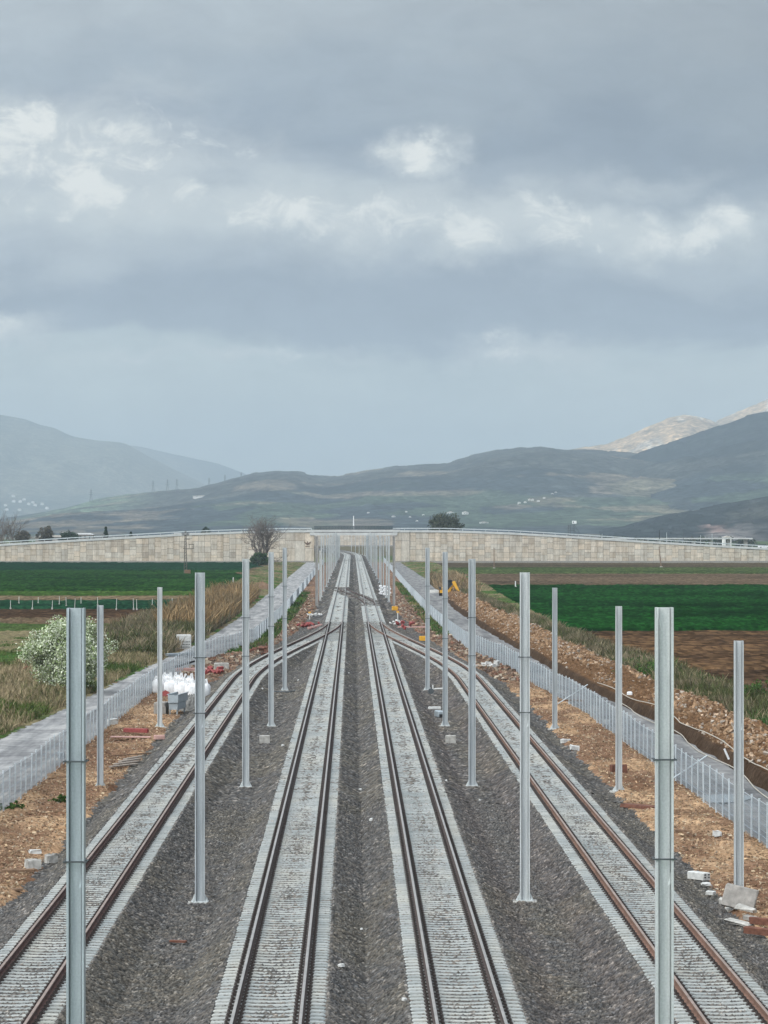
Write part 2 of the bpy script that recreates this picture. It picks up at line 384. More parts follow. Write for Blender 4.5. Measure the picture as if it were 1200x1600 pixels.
M_glassd = newmat('dark_glass', lambda t, b: (0.02, 0.025, 0.03, 1), 0.1, 0, 0.6)
def f_wall(t, b):
    p = pos(t); c = att(t)
    n = t.noise(p, 0.3, 5.0, 0.6); n2 = t.noise(t.scl(p, 3, 3, 1.2), 1.0, 5.0, 0.65); drip_glint = t.noise(t.scl(p, 0.7, 1, 0.07), 1.0, 4.0, 0.6)
    c = t.mix(1.0, c, t.ramp(n, [(0.3, (0.84, 0.82, 0.8)), (0.7, (1.12, 1.1, 1.08))]), 'MULTIPLY')
    c = t.mix(1.0, c, t.ramp(n2, [(0.3, (0.82, 0.81, 0.8)), (0.7, (1.12, 1.12, 1.12))]), 'MULTIPLY')
    return t.mix(1.0, c, t.ramp(drip_glint, [(0.35, (0.8, 0.77, 0.74)), (0.55, (1.03, 1.03, 1.03))]), 'MULTIPLY')
M_wall = newmat('wall_panel_concrete', f_wall, 0.95, 0, 0.03)
M_joint = simple('panel_joint_dark', (0.12, 0.105, 0.09), 0.2, 1, 0.95, obj=False)
M_coping = simple('pale_coping', (0.50, 0.50, 0.485), 0.12, 0.5, 0.85, obj=False)
M_rail = simple('guard_rail_zinc', (0.55, 0.58, 0.58), 0.1, 2, 0.4, 0.5)
M_dkscreen = simple('dark_screen', (0.05, 0.066, 0.072), 0.2, 2, 0.6)
M_bldg = simple('pale_render', (0.72, 0.70, 0.66), 0.08, 1, 0.85)
M_roof = simple('pale_roof', (0.55, 0.50, 0.45), 0.15, 1, 0.8)
M_emblem = simple('dark_brown_emblem', (0.11, 0.065, 0.045), 0.2, 2, 0.8)
M_haze = None

# ------------------------------------------------------------------ plan of the line (x across, y along, metres)
XL, XR = -1.885, 2.615
def curve(y): return -6.2e-5 * np.maximum(0, np.asarray(y, float) - 1450) ** 2
def main_l(y): return XL + curve(y)
def main_r(y): return XR + curve(y)
def loop_l(y): return XL - 6.0 * sst((424 - np.asarray(y, float)) / 166)
def loop_r(y): return XR + 5.9 * sst((424 - np.asarray(y, float)) / 166)
def cross(y): return XR + (XL - XR) * sst((np.asarray(y, float) - 512) / 160)
fence_l = tab([(50, -14.15), (250, -14.0), (313, -13), (356, -9.7), (480, -8.9), (870, -9.2), (1240, -9.4)])
fence_r = tab([(50, 14.9), (130, 14.85), (227, 14.5), (262, 13.5), (300, 12.9), (340, 11.0), (393, 10.5), (481, 10.1), (686, 10.2), (871, 10.6), (1240, 11)])
road_l = tab([(50, -20), (197, -19.3), (229, -18.4), (301, -17), (370, -15.2), (470, -14.5), (551, -14.7), (1194, -15.5)])
road_r = tab([(50, 18), (156, 18.0), (172, 18.2), (214, 18.1), (238, 17.4), (279, 16.5), (354, 15.6), (418, 14.9), (520, 14.5), (796, 17.0), (1194, 16.4)])
bal_l = tab([(50, -10.7), (265, -10.7), (330, -8.6), (400, -6.4), (500, -5.4), (1450, -5.4), (1700, -9), (2400, -60)])
bal_r = tab([(50, 11.6), (265, 11.6), (330, 9.6), (400, 7.4), (500, 6.3), (1450, 6.3), (1700, 2.5), (2400, -48)])

def zb(x, y):
    """ballast surface: one flat-topped bed per track with troughs between"""
    z = np.full(np.broadcast(x, y).shape, -9.0)
    trk = [main_l(y), main_r(y), np.where(y < 424, loop_l(y), 1e6), np.where(y < 424, loop_r(y), 1e6), np.where((y > 512) & (y < 672), cross(y), 1e6)]
    for c in trk:
        e = np.abs(x - c)
        z = np.maximum(z, -0.035 - 0.030 * (e < 1.28) - np.maximum(0, e - 1.36) * 0.50)
    return np.maximum(z, -0.50)
def sheet(name, xl, xr, ys, nx, zfn, mat, colfn, kind='structure', smooth=False, cat=None, label=None, rag=0.0):
    ys = np.asarray(ys, float); u = np.linspace(0, 1, nx)
    L = np.broadcast_to(np.asarray(xl(ys), float), ys.shape); Rr = np.broadcast_to(np.asarray(xr(ys), float), ys.shape)
    Y = np.repeat(ys[:, None], nx, 1); X = L[:, None] + (Rr - L)[:, None] * u[None, :]
    if rag:
        k = min(8, len(ys) // 3)
        for r0, sg in ((0, 1), (-1, -1)):
            nz = (fbm(X[0] / 2.5, X[0] * 0 + r0 + 3.1, 60, 4) - .5) * rag + (fbm(X[0] / 25, X[0] * 0 + r0, 61, 2) - .5) * rag
            for q in range(k):
                Y[q if sg > 0 else -1 - q] += nz * (1 - q / k)
    Z, aux = zfn(X, Y, np.broadcast_to(u[None, :], X.shape))
    if rag: Z = Z.copy(); Z[0] -= .7; Z[-1] -= .7
    V = np.stack([X, Y, Z], -1).reshape(-1, 3)
    o = npmesh(name, V, gridfaces(len(ys), nx), mat, col=colfn(X, Y, Z, aux).reshape(-1, 3), smooth=smooth)
    return tag(o, label, cat, kind=kind)
def geo(y0, y1, k): return np.exp(np.linspace(math.log(y0), math.log(y1), max(3, int(math.log(y1 / y0) / k))))

# stones as real relief where the lens resolves them
def stones(cell, amp, seed):
    def f(X, Y, u):
        z = zb(X, Y)
        d, r = worley(X / cell, Y / cell, seed)
        d2, r2 = worley(X / (cell * 2.3), Y / (cell * 2.3), seed + 3)
        patch = fbm(X / 0.8, Y / 2.2, seed + 40, 3)
        h = amp * (np.clip(1 - d * 1.5, -0.2, 1) * 0.9 + (r - 0.5) * 1.1) + amp * 0.35 * (r2 - 0.5)
        near_c = (np.abs(X - cross(Y)) < 1.75) * sst((Y - 508) / 8) * sst((680 - Y) / 8) * 0.055
        near_l = (np.minimum(np.abs(X - loop_l(Y)), np.abs(X - loop_r(Y))) < 2.2) * sst((Y - 372) / 8) * sst((428 - Y) / 8) * 0.035
        lay = (patch - 0.5) * 0.035 + (near_c * 1.3 + near_l) * (patch > 0.33)
        return z + h + lay, (r, d, r2)
    return f
def stonecol(X, Y, Z, aux):
    r, d, r2 = aux
    v = 0.034 + 0.100 * r ** 1.5 + 0.09 * (r > 0.97)
    v = v * (0.82 + 0.36 * r2)
    warm = (r2 - 0.5) * 0.12
    rust = 0.05 * np.exp(-((np.abs(X - 5.6) - 0.9) / 0.5) ** 2)
    mound = fbm(X / 2.2, Y / 9.0, 77, 3)
    brown = 0.07 * sst((mound - 0.45) / 0.2)
    bed = np.minimum(np.minimum(np.abs(X - main_l(Y)), np.abs(X - main_r(Y))), np.minimum(np.abs(X - loop_l(Y)), np.abs(X - loop_r(Y)))) < 1.35
    brown = np.where(bed, 0.02, brown); v = np.where(bed, v * 1.25, v)
    return np.stack([v * (1.055 + warm + rust + brown), v * (0.995 + brown * 0.6), v * (0.925 - warm - brown * .4)], -1)
sheet('ballast', bal_l, bal_r, geo(60, 150, 0.0010), 600, stones(0.070, 0.046, 3), M_ballast, stonecol)
sheet('ballast', bal_l, bal_r, geo(149.9, 440, 0.0012), 260, stones(0.11, 0.06, 3), M_ballast, stonecol)
sheet('ballast', bal_l, bal_r, geo(439.5, 2300, 0.006), 60, stones(0.22, 0.06, 3), M_ballast, stonecol)

# wood-chip strewn soil between the ballast and the fences
def soilz(seed, fall):
    def f(X, Y, u):
        d, r = worley(X / 0.13, Y / 0.13, seed); d2, r2 = worley(X / 0.55, Y / 0.8, seed + 1)
        big = fbm(X / 1.6, Y / 3.0, seed + 2, 4)
        edge = np.minimum(1, np.minimum(u, 1 - u) * 6); inner = 1 - sst(u / 0.16)
        z = -0.44 - 0.08 * u * fall - 0.16 * inner + (0.35 + 0.65 * edge) * ((big - 0.45) * 0.5 + np.clip(0.5 - d2, -0.2, 0.5) * 0.14 * r2) + 0.02 * (r - 0.5) + 0.02 * np.clip(0.5 - d, -.2, .5)
        return z, (r, r2, big)
    return f
def soilcol(far):
    def f(X, Y, Z, aux):
        r, r2, big = aux
        t = sst((fbm(X / 2.4, Y / 7.0, 55, 4) - 0.40) / 0.26)
        far_t = sst((Y - far) / 60.0) * 0.75
        t = t * (1 - far_t * 0.6)
        tan = np.array([0.385, 0.255, 0.152]); br = np.array([0.185, 0.110, 0.070]); dk = np.array([0.17, 0.115, 0.09])
        c = br + (tan - br) * t[..., None]
        c = c + (dk - c) * (far_t * (0.35 + 0.5 * r2))[..., None]
        return c * (0.62 + 0.62 * r[..., None])
    return f
sheet('soil', lambda y: bal_l(y) + 0.6, lambda y: fence_l(y) - 0.15, geo(60, 300, 0.0013), 70, soilz(21, 1), M_soil, soilcol(210))
sheet('soil', lambda y: bal_l(y) + 0.6, lambda y: fence_l(y) - 0.15, geo(299.9, 1230, 0.0030), 40, soilz(21, 1), M_soil, soilcol(210))
sheet('soil', lambda y: bal_r(y) - 0.6, lambda y: fence_r(y) + 0.15, geo(60, 300, 0.0013), 70, soilz(31, 1), M_soil, soilcol(240))
sheet('soil', lambda y: bal_r(y) - 0.6, lambda y: fence_r(y) + 0.15, geo(299.9, 1230, 0.0030), 40, soilz(31, 1), M_soil, soilcol(240))

# gravel service roads outside the fences
def roadz(X, Y, u):
    rut = -0.05 * np.exp(-((np.abs(u - 0.5) - 0.2) / 0.07) ** 2)
    return -0.60 + rut + 0.05 * (fbm(X / 1.5, Y / 5.0, 5, 4) - 0.5), u
one = lambda X, Y, Z, aux: np.ones(X.shape + (3,))
sheet('service_road', lambda y: road_l(y) - 0.3 * vn(np.asarray(y) / 3.0, np.zeros_like(y), 3), lambda y: fence_l(y) + 0.2, geo(60, 1232, 0.006), 24, roadz, M_road, one)
sheet('service_road', lambda y: fence_r(y) - 0.2, lambda y: road_r(y) + 0.3 * vn(np.asarray(y) / 3.0, np.zeros_like(y), 4), geo(60, 1232, 0.006), 24, roadz, M_road2, one)

# ------------------------------------------------------------------ open ground
def groundz(X, Y, u): return np.full(X.shape, -0.95), u
def f_ground(t, b):
    p = pos(t)
    n = t.noise(t.scl(p, 0.004, 0.0022, 1), 1.0, 4.0, 0.6); n2 = t.noise(p, 0.5, 4.0, 0.6)
    v = t.n('ShaderNodeTexVoronoi', None, Vector=t.scl(p, 0.004, 0.0016, 1), Scale=1.0)
    c = t.ramp(v.outputs['Color'], [(0.2, (0.06, 0.085, 0.035)), (0.4, (0.10, 0.085, 0.05)), (0.6, (0.045, 0.09, 0.03)), (0.8, (0.12, 0.13, 0.06))], 'CONSTANT')
    return t.mix(1.0, c, t.ramp(n2, [(0.3, (0.75, 0.75, 0.75)), (0.7, (1.2, 1.2, 1.2))]), 'MULTIPLY')
M_ground = newmat('open_country', f_ground, 1, 0, 0)
gv = [(-9000, -400, -0.95), (9000, -400, -0.95), (9000, 24500, -0.95), (-9000, 24500, -0.95)]
tag(npmesh('ground', gv, [[0, 1, 2, 3]], M_ground), kind='structure')

def fieldz(base, crop, s, seed):
    def f(X, Y, u):
        a = fbm(X / s, Y / (s * 2.2), seed, 4)
        rows = 0.5 + 0.5 * np.sin(Y * 2.2 + 2 * fbm(X / 30, Y / 30, seed, 2))
        return base + crop * (0.75 + 1.3 * (a - 0.5)) + (0.10 * crop * rows if crop > .15 else 0), a
    return f
def fieldcol(lo, hi, seed, sc=3.0, stretch=1.0):
    lo = np.array(lo); hi = np.array(hi)
    def f(X, Y, Z, a):
        t = sst((0.55 * a + 0.45 * fbm(X / (sc * 9), Y / (sc * 9 * stretch), seed + 8, 4) - 0.32) / 0.36)
        g = 0.5 + 0.95 * hsh(np.floor(X * 2.2), np.floor(Y * 0.35), seed) * (0.6 + 0.8 * vn(X / 40, Y / 3.0, seed + 2))
        return (lo + (hi - lo) * t[..., None]) * g[..., None]
    return f
def field(name, xl, xr, y0, y1, base, crop, lo, hi, seed, nx=240, k=0.0022, s=1.2, kind='structure', label=None, cat=None):
    return sheet(name, xl, xr, geo(y0, y1, k), nx, fieldz(base, crop, s, seed), M_tint, fieldcol(lo, hi, seed), kind, cat=cat, label=label, rag=2.0 + y0 / 150)
GRN_L, GRN_H = (0.006, 0.032, 0.010), (0.020, 0.075, 0.018)
BRN_L, BRN_H = (0.036, 0.022, 0.013), (0.080, 0.048, 0.028)
# left of the line
edge_l = lambda o=0.0: (lambda y: road_l(y) - 0.1 - o)
wide_l = lambda y: -0.125 * np.asarray(y, float) - 6
# measured along the left edge of the view: verge, brown, teal-green, brown, pale green, green
def verge_z(X, Y, u):
    a = fbm(X / 2.0, Y / 5.0, 61, 4)
    return -0.66 + 0.45 * sst(np.abs(X - np.where(X < 0, road_l(Y), road_r(Y))) / 3.0) * (a + 0.1) + 0.12 * vn(X * 3, Y * 2, 8), a
def verge_col(X, Y, Z, a):
    g = fbm(X / 5.0, Y / 11.0, 91, 4); n = hsh(np.floor(X * 4), np.floor(Y * 1.5), 4)
    c1 = np.array([0.045, 0.085, 0.022]); c2 = np.array([0.15, 0.125, 0.07]); c3 = np.array([0.10, 0.066, 0.042])
    t = sst((g - 0.36) / 0.25)[..., None]
    c = c1 + (c2 - c1) * t
    c = c + (c3 - c) * (sst((a - 0.55) / 0.15) * 0.7)[..., None]
    w = np.where(X < 0, road_l(Y) - X + (fbm(X / 6, Y / 9, 33, 3) - .5) * 6, 0); far_w = sst((w - 9) / 4)
    yb = Y + (fbm(X / 9, Y / 9, 34, 3) - .5) * 26
    bands = [(0, c2 * .9), (236, c1), (268, c1 * .9), (288, c3 * .8), (300, c1 * .9), (338, c2), (398, c1 * .8), (428, c3)]
    bc = np.zeros(c.shape) + bands[0][1]
    for y0_, cc in bands[1:]: bc = np.where((yb > y0_)[..., None], cc, bc)
    c = c + (bc - c) * (far_w * .85)[..., None]
    return c * (0.6 + 0.8 * n)[..., None]
sheet('verge', wide_l, edge_l(-0.1), geo(110, 455, 0.0028), 260, verge_z, M_tint, verge_col)
sheet('verge', lambda y: road_l(y) - 9 - 6 * vn(np.asarray(y) / 40.0, np.zeros_like(y), 12), edge_l(-0.1), geo(455, 1225, 0.003), 60, verge_z, M_tint, verge_col)
gap_l = lambda y: road_l(y) - 6.0
field('ploughed_field', wide_l, gap_l, 455, 524, -0.76, 0.10, BRN_L, BRN_H, 5)
field('green_field', wide_l, gap_l, 522, 582, -0.80, 0.34, (0.005, 0.025, 0.012), (0.012, 0.042, 0.020), 6, kind='stuff', label='narrow band of dark blue green crop on the left behind the wire posts', cat='crop')
field('ploughed_field', wide_l, gap_l, 580, 628, -0.74, 0.10, (0.085, 0.07, 0.04), (0.14, 0.10, 0.06), 7)
field('green_field', wide_l, gap_l, 627, 668, -0.80, 0.28, (0.020, 0.050, 0.008), (0.050, 0.085, 0.018), 8, kind='stuff', label='pale yellow green strip along the near edge of the left field', cat='crop')
field('green_field', wide_l, gap_l, 667, 994, -0.80, 0.40, (0.003, 0.018, 0.004), (0.017, 0.050, 0.010), 9, nx=300, kind='stuff', label='broad dark green crop field left of the line', cat='crop')
field('green_field', wide_l, gap_l, 990, 1228, -0.78, 0.40, (0.003, 0.018, 0.008), (0.008, 0.032, 0.015), 10, nx=240, kind='stuff', label='bluish dark green far strip of crop below the left wall', cat='crop')
# right of the line
wide_r = lambda y: 0.125 * np.asarray(y, float) + 8
bank_out = tab([(50, 24.0), (150, 24.0), (230, 23.6), (300, 22.6), (360, 21.5), (480, 19.6), (600, 18.6), (800, 19.5), (1240, 19)])
ver_out = tab([(50, 29), (200, 28), (280, 25.6), (409, 24.4), (520, 24.5), (640, 25.5), (730, 27), (1240, 27)])
sheet('verge', lambda y: bank_out(y) - 0.8, lambda y: ver_out(y) + 0.4, geo(90, 740, 0.003), 70, verge_z, M_tint, verge_col)
sheet('verge', lambda y: road_r(y) - 0.1, lambda y: ver_out(y) + 0.4, geo(735, 1226, 0.003), 70, verge_z, M_tint, verge_col)
field('ploughed_field', ver_out, wide_r, 120, 300, -0.78, 0.12, BRN_L, BRN_H, 15, k=0.004)
field('ploughed_field', ver_out, wide_r, 300, 411, -0.74, 0.10, BRN_L, (0.10, 0.058, 0.030), 16)
field('green_field', ver_out, wide_r, 410, 735, -0.80, 0.42, (0.002, 0.015, 0.003), (0.008, 0.044, 0.008), 17, nx=320, kind='stuff', label='bright green crop field right of the line behind the tall poles', cat='crop')
field('ploughed_field', ver_out, wide_r, 734, 930, -0.74, 0.12, (0.055, 0.038, 0.025), (0.11, 0.078, 0.05), 18)
field('green_field', ver_out, wide_r, 928, 1075, -0.80, 0.30, (0.026, 0.042, 0.014), (0.06, 0.078, 0.027), 19, kind='stuff', label='thin olive green strip of rough grass before the right wall', cat='grass')
field('ploughed_field', ver_out, wide_r, 1074, 1228, -0.74, 0.12, (0.045, 0.034, 0.022), (0.085, 0.064, 0.04), 20)

# spoil bank beyond the right road: cut dark face, then a rocky top
def bankz(X, Y, u):
    w = (X - road_r(Y))
    big = fbm(X / 2.2, Y / 6.0, 71, 4); d, r = worley(X / 0.42, Y / 0.5, 72); d2, r2 = worley(X / 1.1, Y / 1.4, 73)
    face = sst((w - 0.15) / 0.45) * (0.34 + 0.40 * fbm(X * 0 + 1, Y / 14.0, 74, 3))
    top = sst((w - 0.7) / 2.4) * (0.9 * big) * (0.55 + 0.9 * sst((Y - 290) / 120))
    fall = 1 - sst((u - 0.72) / 0.28)
    rocky = sst((w - 0.7) / 0.8)
    z = -0.72 + (face + top + rocky * (0.34 * np.clip(0.55 - d, -.2, .6) * (0.3 + r) + 0.5 * np.clip(0.5 - d2, -.2, .5) * r2)) * fall
    return z, (r, w, big)
def stony(X, Y): return np.clip(sst((fbm(X / 2.5, Y / 16.0, 76, 3) - 0.46) / 0.12) + sst((Y - 285) / 60), 0, 1) * (0.25 + 0.75 * sst((X - road_r(Y) - 0.9) / 1.6))
def bankcol(X, Y, Z, aux):
    r, w, big = aux
    dk = np.array([0.058, 0.040, 0.028]); br = np.array([0.11, 0.064, 0.035]); tan = np.array([0.27, 0.18, 0.11])
    t = sst((r - 0.42) / 0.4) * sst((w - 0.7) / 1.2)
    t = t * (0.08 + 0.92 * stony(X, Y))
    s = sst((w - 0.5) / 0.5)
    c = dk + (br - dk) * s[..., None]
    c = c + (tan - c) * t[..., None]
    return c * (0.75 + 0.5 * hsh(np.floor(X * 6), np.floor(Y * 4), 9))[..., None]
sheet('spoil_bank', road_r, bank_out, geo(60, 640, 0.0011), 100, bankz, M_bank, bankcol)

# ------------------------------------------------------------------ hills
HILLS = {}
def f_hill(forest, open_amt, bare):
    def fn(t, b):
        p = pos(t)
        c = att(t)
        n = t.noise(p, 0.016, 6.0, 0.68); n2 = t.noise(p, 0.06, 4.0, 0.65)
        c = t.mix(1.0, c, t.ramp(n, [(0.34, (0.55, 0.56, 0.58)), (0.5, (0.95, 0.95, 0.95)), (0.66, (1.5, 1.45, 1.38))]), 'MULTIPLY')
        return t.mix(1.0, c, t.ramp(n2, [(0.38, (0.42, 0.44, 0.48)), (0.62, (1.65, 1.6, 1.52))]), 'MULTIPLY')
    return newmat('hillside', fn, 1, 0, 0)
M_hill = f_hill(0, 0, 0)
def hill(name, pts, D, front, back, seed, colfn, nc=300, nr=110, spur=0.35, g_pow=1.25, tree=4.0, px_pad=0):
    """pts: skyline in photo px at range D; the slope falls to the plain 'front' metres nearer"""
    pxs = np.linspace(pts[0][0], pts[-1][0], nc); sky = np.interp(pxs, [p[0] for p in pts], [p[1] for p in pts])
    k = np.array([1, 2, 3, 2, 1]) / 9.0
    sky = np.convolve(np.pad(sky, 2, 'edge'), k, 'valid')
    s = np.concatenate([np.linspace(0, 1, nr), np.linspace(1, 2, 26)[1:]])
    yy = np.where(s <= 1, D - front * (1 - s), D + back * (s - 1))
    H = (HOR - sky) / FOC * D + CAMZ + 0.95
    Y = np.repeat(yy[:, None], nc, 1)
    ridge_y = 1 + 0.0 * pxs
    X = ((pxs - VPX) / FOC)[None, :] * D * (0.45 + 0.55 * (Y / D))
    S = np.repeat(s[:, None], nc, 1)
    g = np.where(S <= 1, np.clip(S, 0, 1) ** g_pow, np.cos((S - 1) * math.pi / 2) ** 1.0)
    L = front / 5.0
    rid = 1 - np.abs(2 * fbm(X / L, Y / (L * 1.7), seed, 5) - 1)
    rid2 = fbm(X / (L * .25), Y / (L * .4), seed + 4, 4) - 0.5
    mod = 1 + spur * (rid - 0.78) * 4 * S * (1 - S) * (S <= 1) * 1.6 + spur * 0.35 * rid2 * (1 - np.clip(S, 0, 1) ** 3) * (S <= 1)
    fade = np.minimum(1, np.minimum(np.arange(nc), np.arange(nc)[::-1]) / 3.0)[None, :]
    Z = -0.95 + H[None, :] * g * mod * np.where(fade < 1, fade, 1)
    Z = Z + tree * (hsh(np.floor(X / 18), np.floor(Y / 30), seed) - 0.5) * np.clip(S * 3, 0, 1) - 0.6 * (S < 0.004)
    C = colfn(X, Y, Z, np.clip(S, 0, 1), np.repeat(pxs[None, :], len(s), 0))
    o = npmesh(name, np.stack([X, Y, Z], -1).reshape(-1, 3), gridfaces(len(s), nc), M_hill, col=C.reshape(-1, 3), smooth=True)
    tag(o, kind='structure')
    # where each vertex falls as seen from the viewpoint, to stand things on the slope
    HILLS[name + str(seed)] = (X, Y, Z)
    return o
def on_hill(key, px, py):
    X, Y, Z = HILLS[key]
    PX = VPX + X / Y * FOC; PY = HOR - (Z - CAMZ) / Y * FOC
    d = np.abs(PX - px) * 1.0 + np.abs(PY - py) * 2.0
    i = np.unravel_index(np.argmin(d), d.shape)
    return float(X[i]), float(Y[i]), float(Z[i])
A3 = np.array
def lerp3(a, b, t): return a + (b - a) * t[..., None]
FOR, SCR, GRS, TAN = A3([0.018, 0.024, 0.028]), A3([0.042, 0.046, 0.044]), A3([0.046, 0.066, 0.044]), A3([0.24, 0.20, 0.15])
def parcels(X, Y, s, seed):
    d, r = worley(X / s, Y / (s * 2.0), seed); return r
def col_mid(X, Y, Z, S, PX):
    n = fbm(X / 420, Y / 900, 3, 4)
    c = lerp3(np.broadcast_to(SCR, X.shape + (3,)), FOR, sst((n - 0.40) / 0.16))
    r = parcels(X, Y, 150, 5)
    low = 1 - sst((S - 0.42) / 0.25)
    c = c * (1 + 0.7 * low)[..., None]
    c = lerp3(c, GRS * 1.15, (r > 0.66) * low * 0.7)
    c = lerp3(c, TAN * 0.6, ((r > 0.40) & (r < 0.47)) * low * 0.6)
    patch = np.exp(-((PX - 150) / 75) ** 2) * sst((S - .5) / .2)
    c = lerp3(c, GRS * 2.3, np.clip(patch, 0, 1) * 0.9 * (fbm(X / 300, Y / 300, 9, 2) > 0.42))
    bare = sst((fbm(X / 160, Y / 300, 29, 4) - 0.60) / 0.05)
    return lerp3(c, TAN * 0.7, bare * 0.5)
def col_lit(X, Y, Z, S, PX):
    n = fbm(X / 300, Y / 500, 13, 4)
    c = lerp3(np.broadcast_to(FOR * 1.2, X.shape + (3,)), A3([0.36, 0.26, 0.16]), sst((S - 0.50 + (n - 0.5) * 0.7) / 0.34))  # sunlight on the bare crests painted in as tan up the slope
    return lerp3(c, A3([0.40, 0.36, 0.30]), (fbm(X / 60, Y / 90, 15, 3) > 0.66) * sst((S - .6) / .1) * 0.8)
def col_dark(X, Y, Z, S, PX):
    n = fbm(X / 380, Y / 800, 23, 4)
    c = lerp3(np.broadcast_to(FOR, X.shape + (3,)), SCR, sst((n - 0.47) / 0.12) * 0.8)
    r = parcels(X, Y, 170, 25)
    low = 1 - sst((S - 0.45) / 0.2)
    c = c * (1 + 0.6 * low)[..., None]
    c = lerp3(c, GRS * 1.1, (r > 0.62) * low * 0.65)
    return c
def col_far(X, Y, Z, S, PX):
    n = fbm(X / 700, Y / 1500, 33, 4)
    return lerp3(np.broadcast_to(A3([0.05, 0.06, 0.05]), X.shape + (3,)), A3([0.12, 0.12, 0.09]), sst((n - 0.4) / 0.2))
def col_near(X, Y, Z, S, PX):
    n = fbm(X / 160, Y / 400, 43, 4)
    c = lerp3(np.broadcast_to(FOR * 0.8, X.shape + (3,)), SCR * 0.8, sst((n - 0.5) / 0.12))
    rock = sst((fbm(X / 60, Y / 120, 45, 4) - 0.40) / 0.1) * np.exp(-((PX - 1085) / 45) ** 2) * (1 - sst((S - 0.30) / 0.22))
    c = lerp3(c, A3([0.17, 0.155, 0.15]), np.clip(rock, 0, 1) * 0.6)
    red = np.exp(-((PX - 1078) / 13) ** 2) * (1 - sst((S - .42) / .12)) * sst((S - .12) / .1)
    return lerp3(c, A3([0.20, 0.135, 0.12]), np.clip(red, 0, 1) * 0.6)
hill('hill', [(-420, 620), (-200, 628), (-60, 636), (0, 648), (40, 655), (62, 664), (84, 668), (112, 682), (150, 688), (195, 692), (230, 712), (265, 730), (310, 752), (360, 780), (420, 812), (470, 826)], 17000, 4500, 4000, 101, col_far, nc=200, nr=60, spur=0.5, tree=0)
hill('hill', [(120, 700), (170, 694), (215, 697), (255, 706), (300, 716), (340, 724), (385, 741), (410, 758), (450, 785), (520, 812), (600, 826)], 21500, 5000, 2800, 103, col_far, nc=160, nr=60, spur=0.5, tree=0)
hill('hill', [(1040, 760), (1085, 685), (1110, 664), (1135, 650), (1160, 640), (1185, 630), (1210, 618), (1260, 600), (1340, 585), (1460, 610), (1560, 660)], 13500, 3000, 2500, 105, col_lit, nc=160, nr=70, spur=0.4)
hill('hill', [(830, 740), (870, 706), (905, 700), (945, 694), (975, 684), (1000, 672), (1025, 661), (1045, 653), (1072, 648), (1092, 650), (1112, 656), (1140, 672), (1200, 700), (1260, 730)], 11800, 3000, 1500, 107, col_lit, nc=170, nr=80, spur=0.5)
hill('hill', [(-300, 826), (-150, 822), (0, 812), (60, 803), (110, 793), (150, 781), (200, 773), (245, 769), (300, 764), (340, 755), (370, 746), (400, 739), (430, 736), (465, 737), (490, 742), (512, 745), (540, 741), (575, 734), (620, 728), (660, 726), (690, 725), (715, 718), (740, 711), (775, 704), (810, 699), (840, 698), (880, 703), (930, 703), (990, 708), (1060, 716), (1150, 730), (1300, 760), (1450, 800)],
     8300, 4300, 2600, 109, col_mid, nc=520, nr=150, spur=0.55)
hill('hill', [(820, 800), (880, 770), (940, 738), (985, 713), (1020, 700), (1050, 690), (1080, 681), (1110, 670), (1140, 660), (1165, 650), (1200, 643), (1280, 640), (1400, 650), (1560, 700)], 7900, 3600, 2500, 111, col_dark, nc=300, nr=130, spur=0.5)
hill('hill', [(930, 833), (970, 825), (1000, 818), (1030, 810), (1060, 804), (1090, 798), (1130, 790), (1170, 783), (1210, 777), (1300, 770), (1450, 780)], 4300, 900, 900, 113, col_near, nc=220, nr=80, spur=0.4, g_pow=0.8, tree=6)

# the air between: one closed box of thin even haze, sky outside it
def build_haze():
    m = bpy.data.materials.new('haze'); m.use_nodes = True; t = NT(m.node_tree)
    v = t.n('ShaderNodeVolumePrincipled', None, Density=8.6e-5, Anisotropy=0.0); v.inputs['Color'].default_value = (0.515, 0.61, 0.69, 1)
    t.n('ShaderNodeOutputMaterial', None, Volume=v)
    mb = MB(); top = max(float(h[2].max()) for h in HILLS.values()) + 12.0
    mb.box((0, 12000, (top - 2) / 2), (18400, 25600, top + 2)); o = mb.build('haze', m); tag(o, kind='stuff')
build_haze()
# ------------------------------------------------------------------ railway tracks: rails, sleepers, fastenings
def sleeper_mb(y=0.0, x=0.0, ang=0.0, half=1.3, lod=0):
    """pre-stressed sleeper: high at the rail seats, dished in the middle, ends chamfered"""
    mb = MB()
    if lod == 0: st = [(-half, -.035, .105), (-half + .06, -.004, .112), (-.98, .004, .12), (-.62, .002, .12), (-.42, -.022, .108), (0, -.034, .10), (.42, -.022, .108), (.62, .002, .12), (.98, .004, .12), (half - .06, -.004, .112), (half, -.035, .105)]
    else: st = [(-half, -.01, .11), (-.62, .002, .12), (0, -.03, .105), (.62, .002, .12), (half, -.01, .11)]
    vs = []
    ca, sa = math.cos(ang), math.sin(ang)
    for (px, z, w) in st:
        for (dy, zz) in ((-w - .035, -.16), (-w, z - .012), (-w + .012, z), (w - .012, z), (w, z - .012), (w + .035, -.16)):
            vs.append((x + px * ca - dy * sa, y + px * sa + dy * ca, zz))
    n = 6; fs = []
    for i in range(len(st) - 1):
        fs += [(i * n + k, (i + 1) * n + k, (i + 1) * n + k + 1, i * n + k + 1) for k in range(n - 1)]
    fs += [tuple(range(n)), tuple(range((len(st) - 1) * n + n - 1, (len(st) - 1) * n - 1, -1))]
    return mb.add(vs, fs)
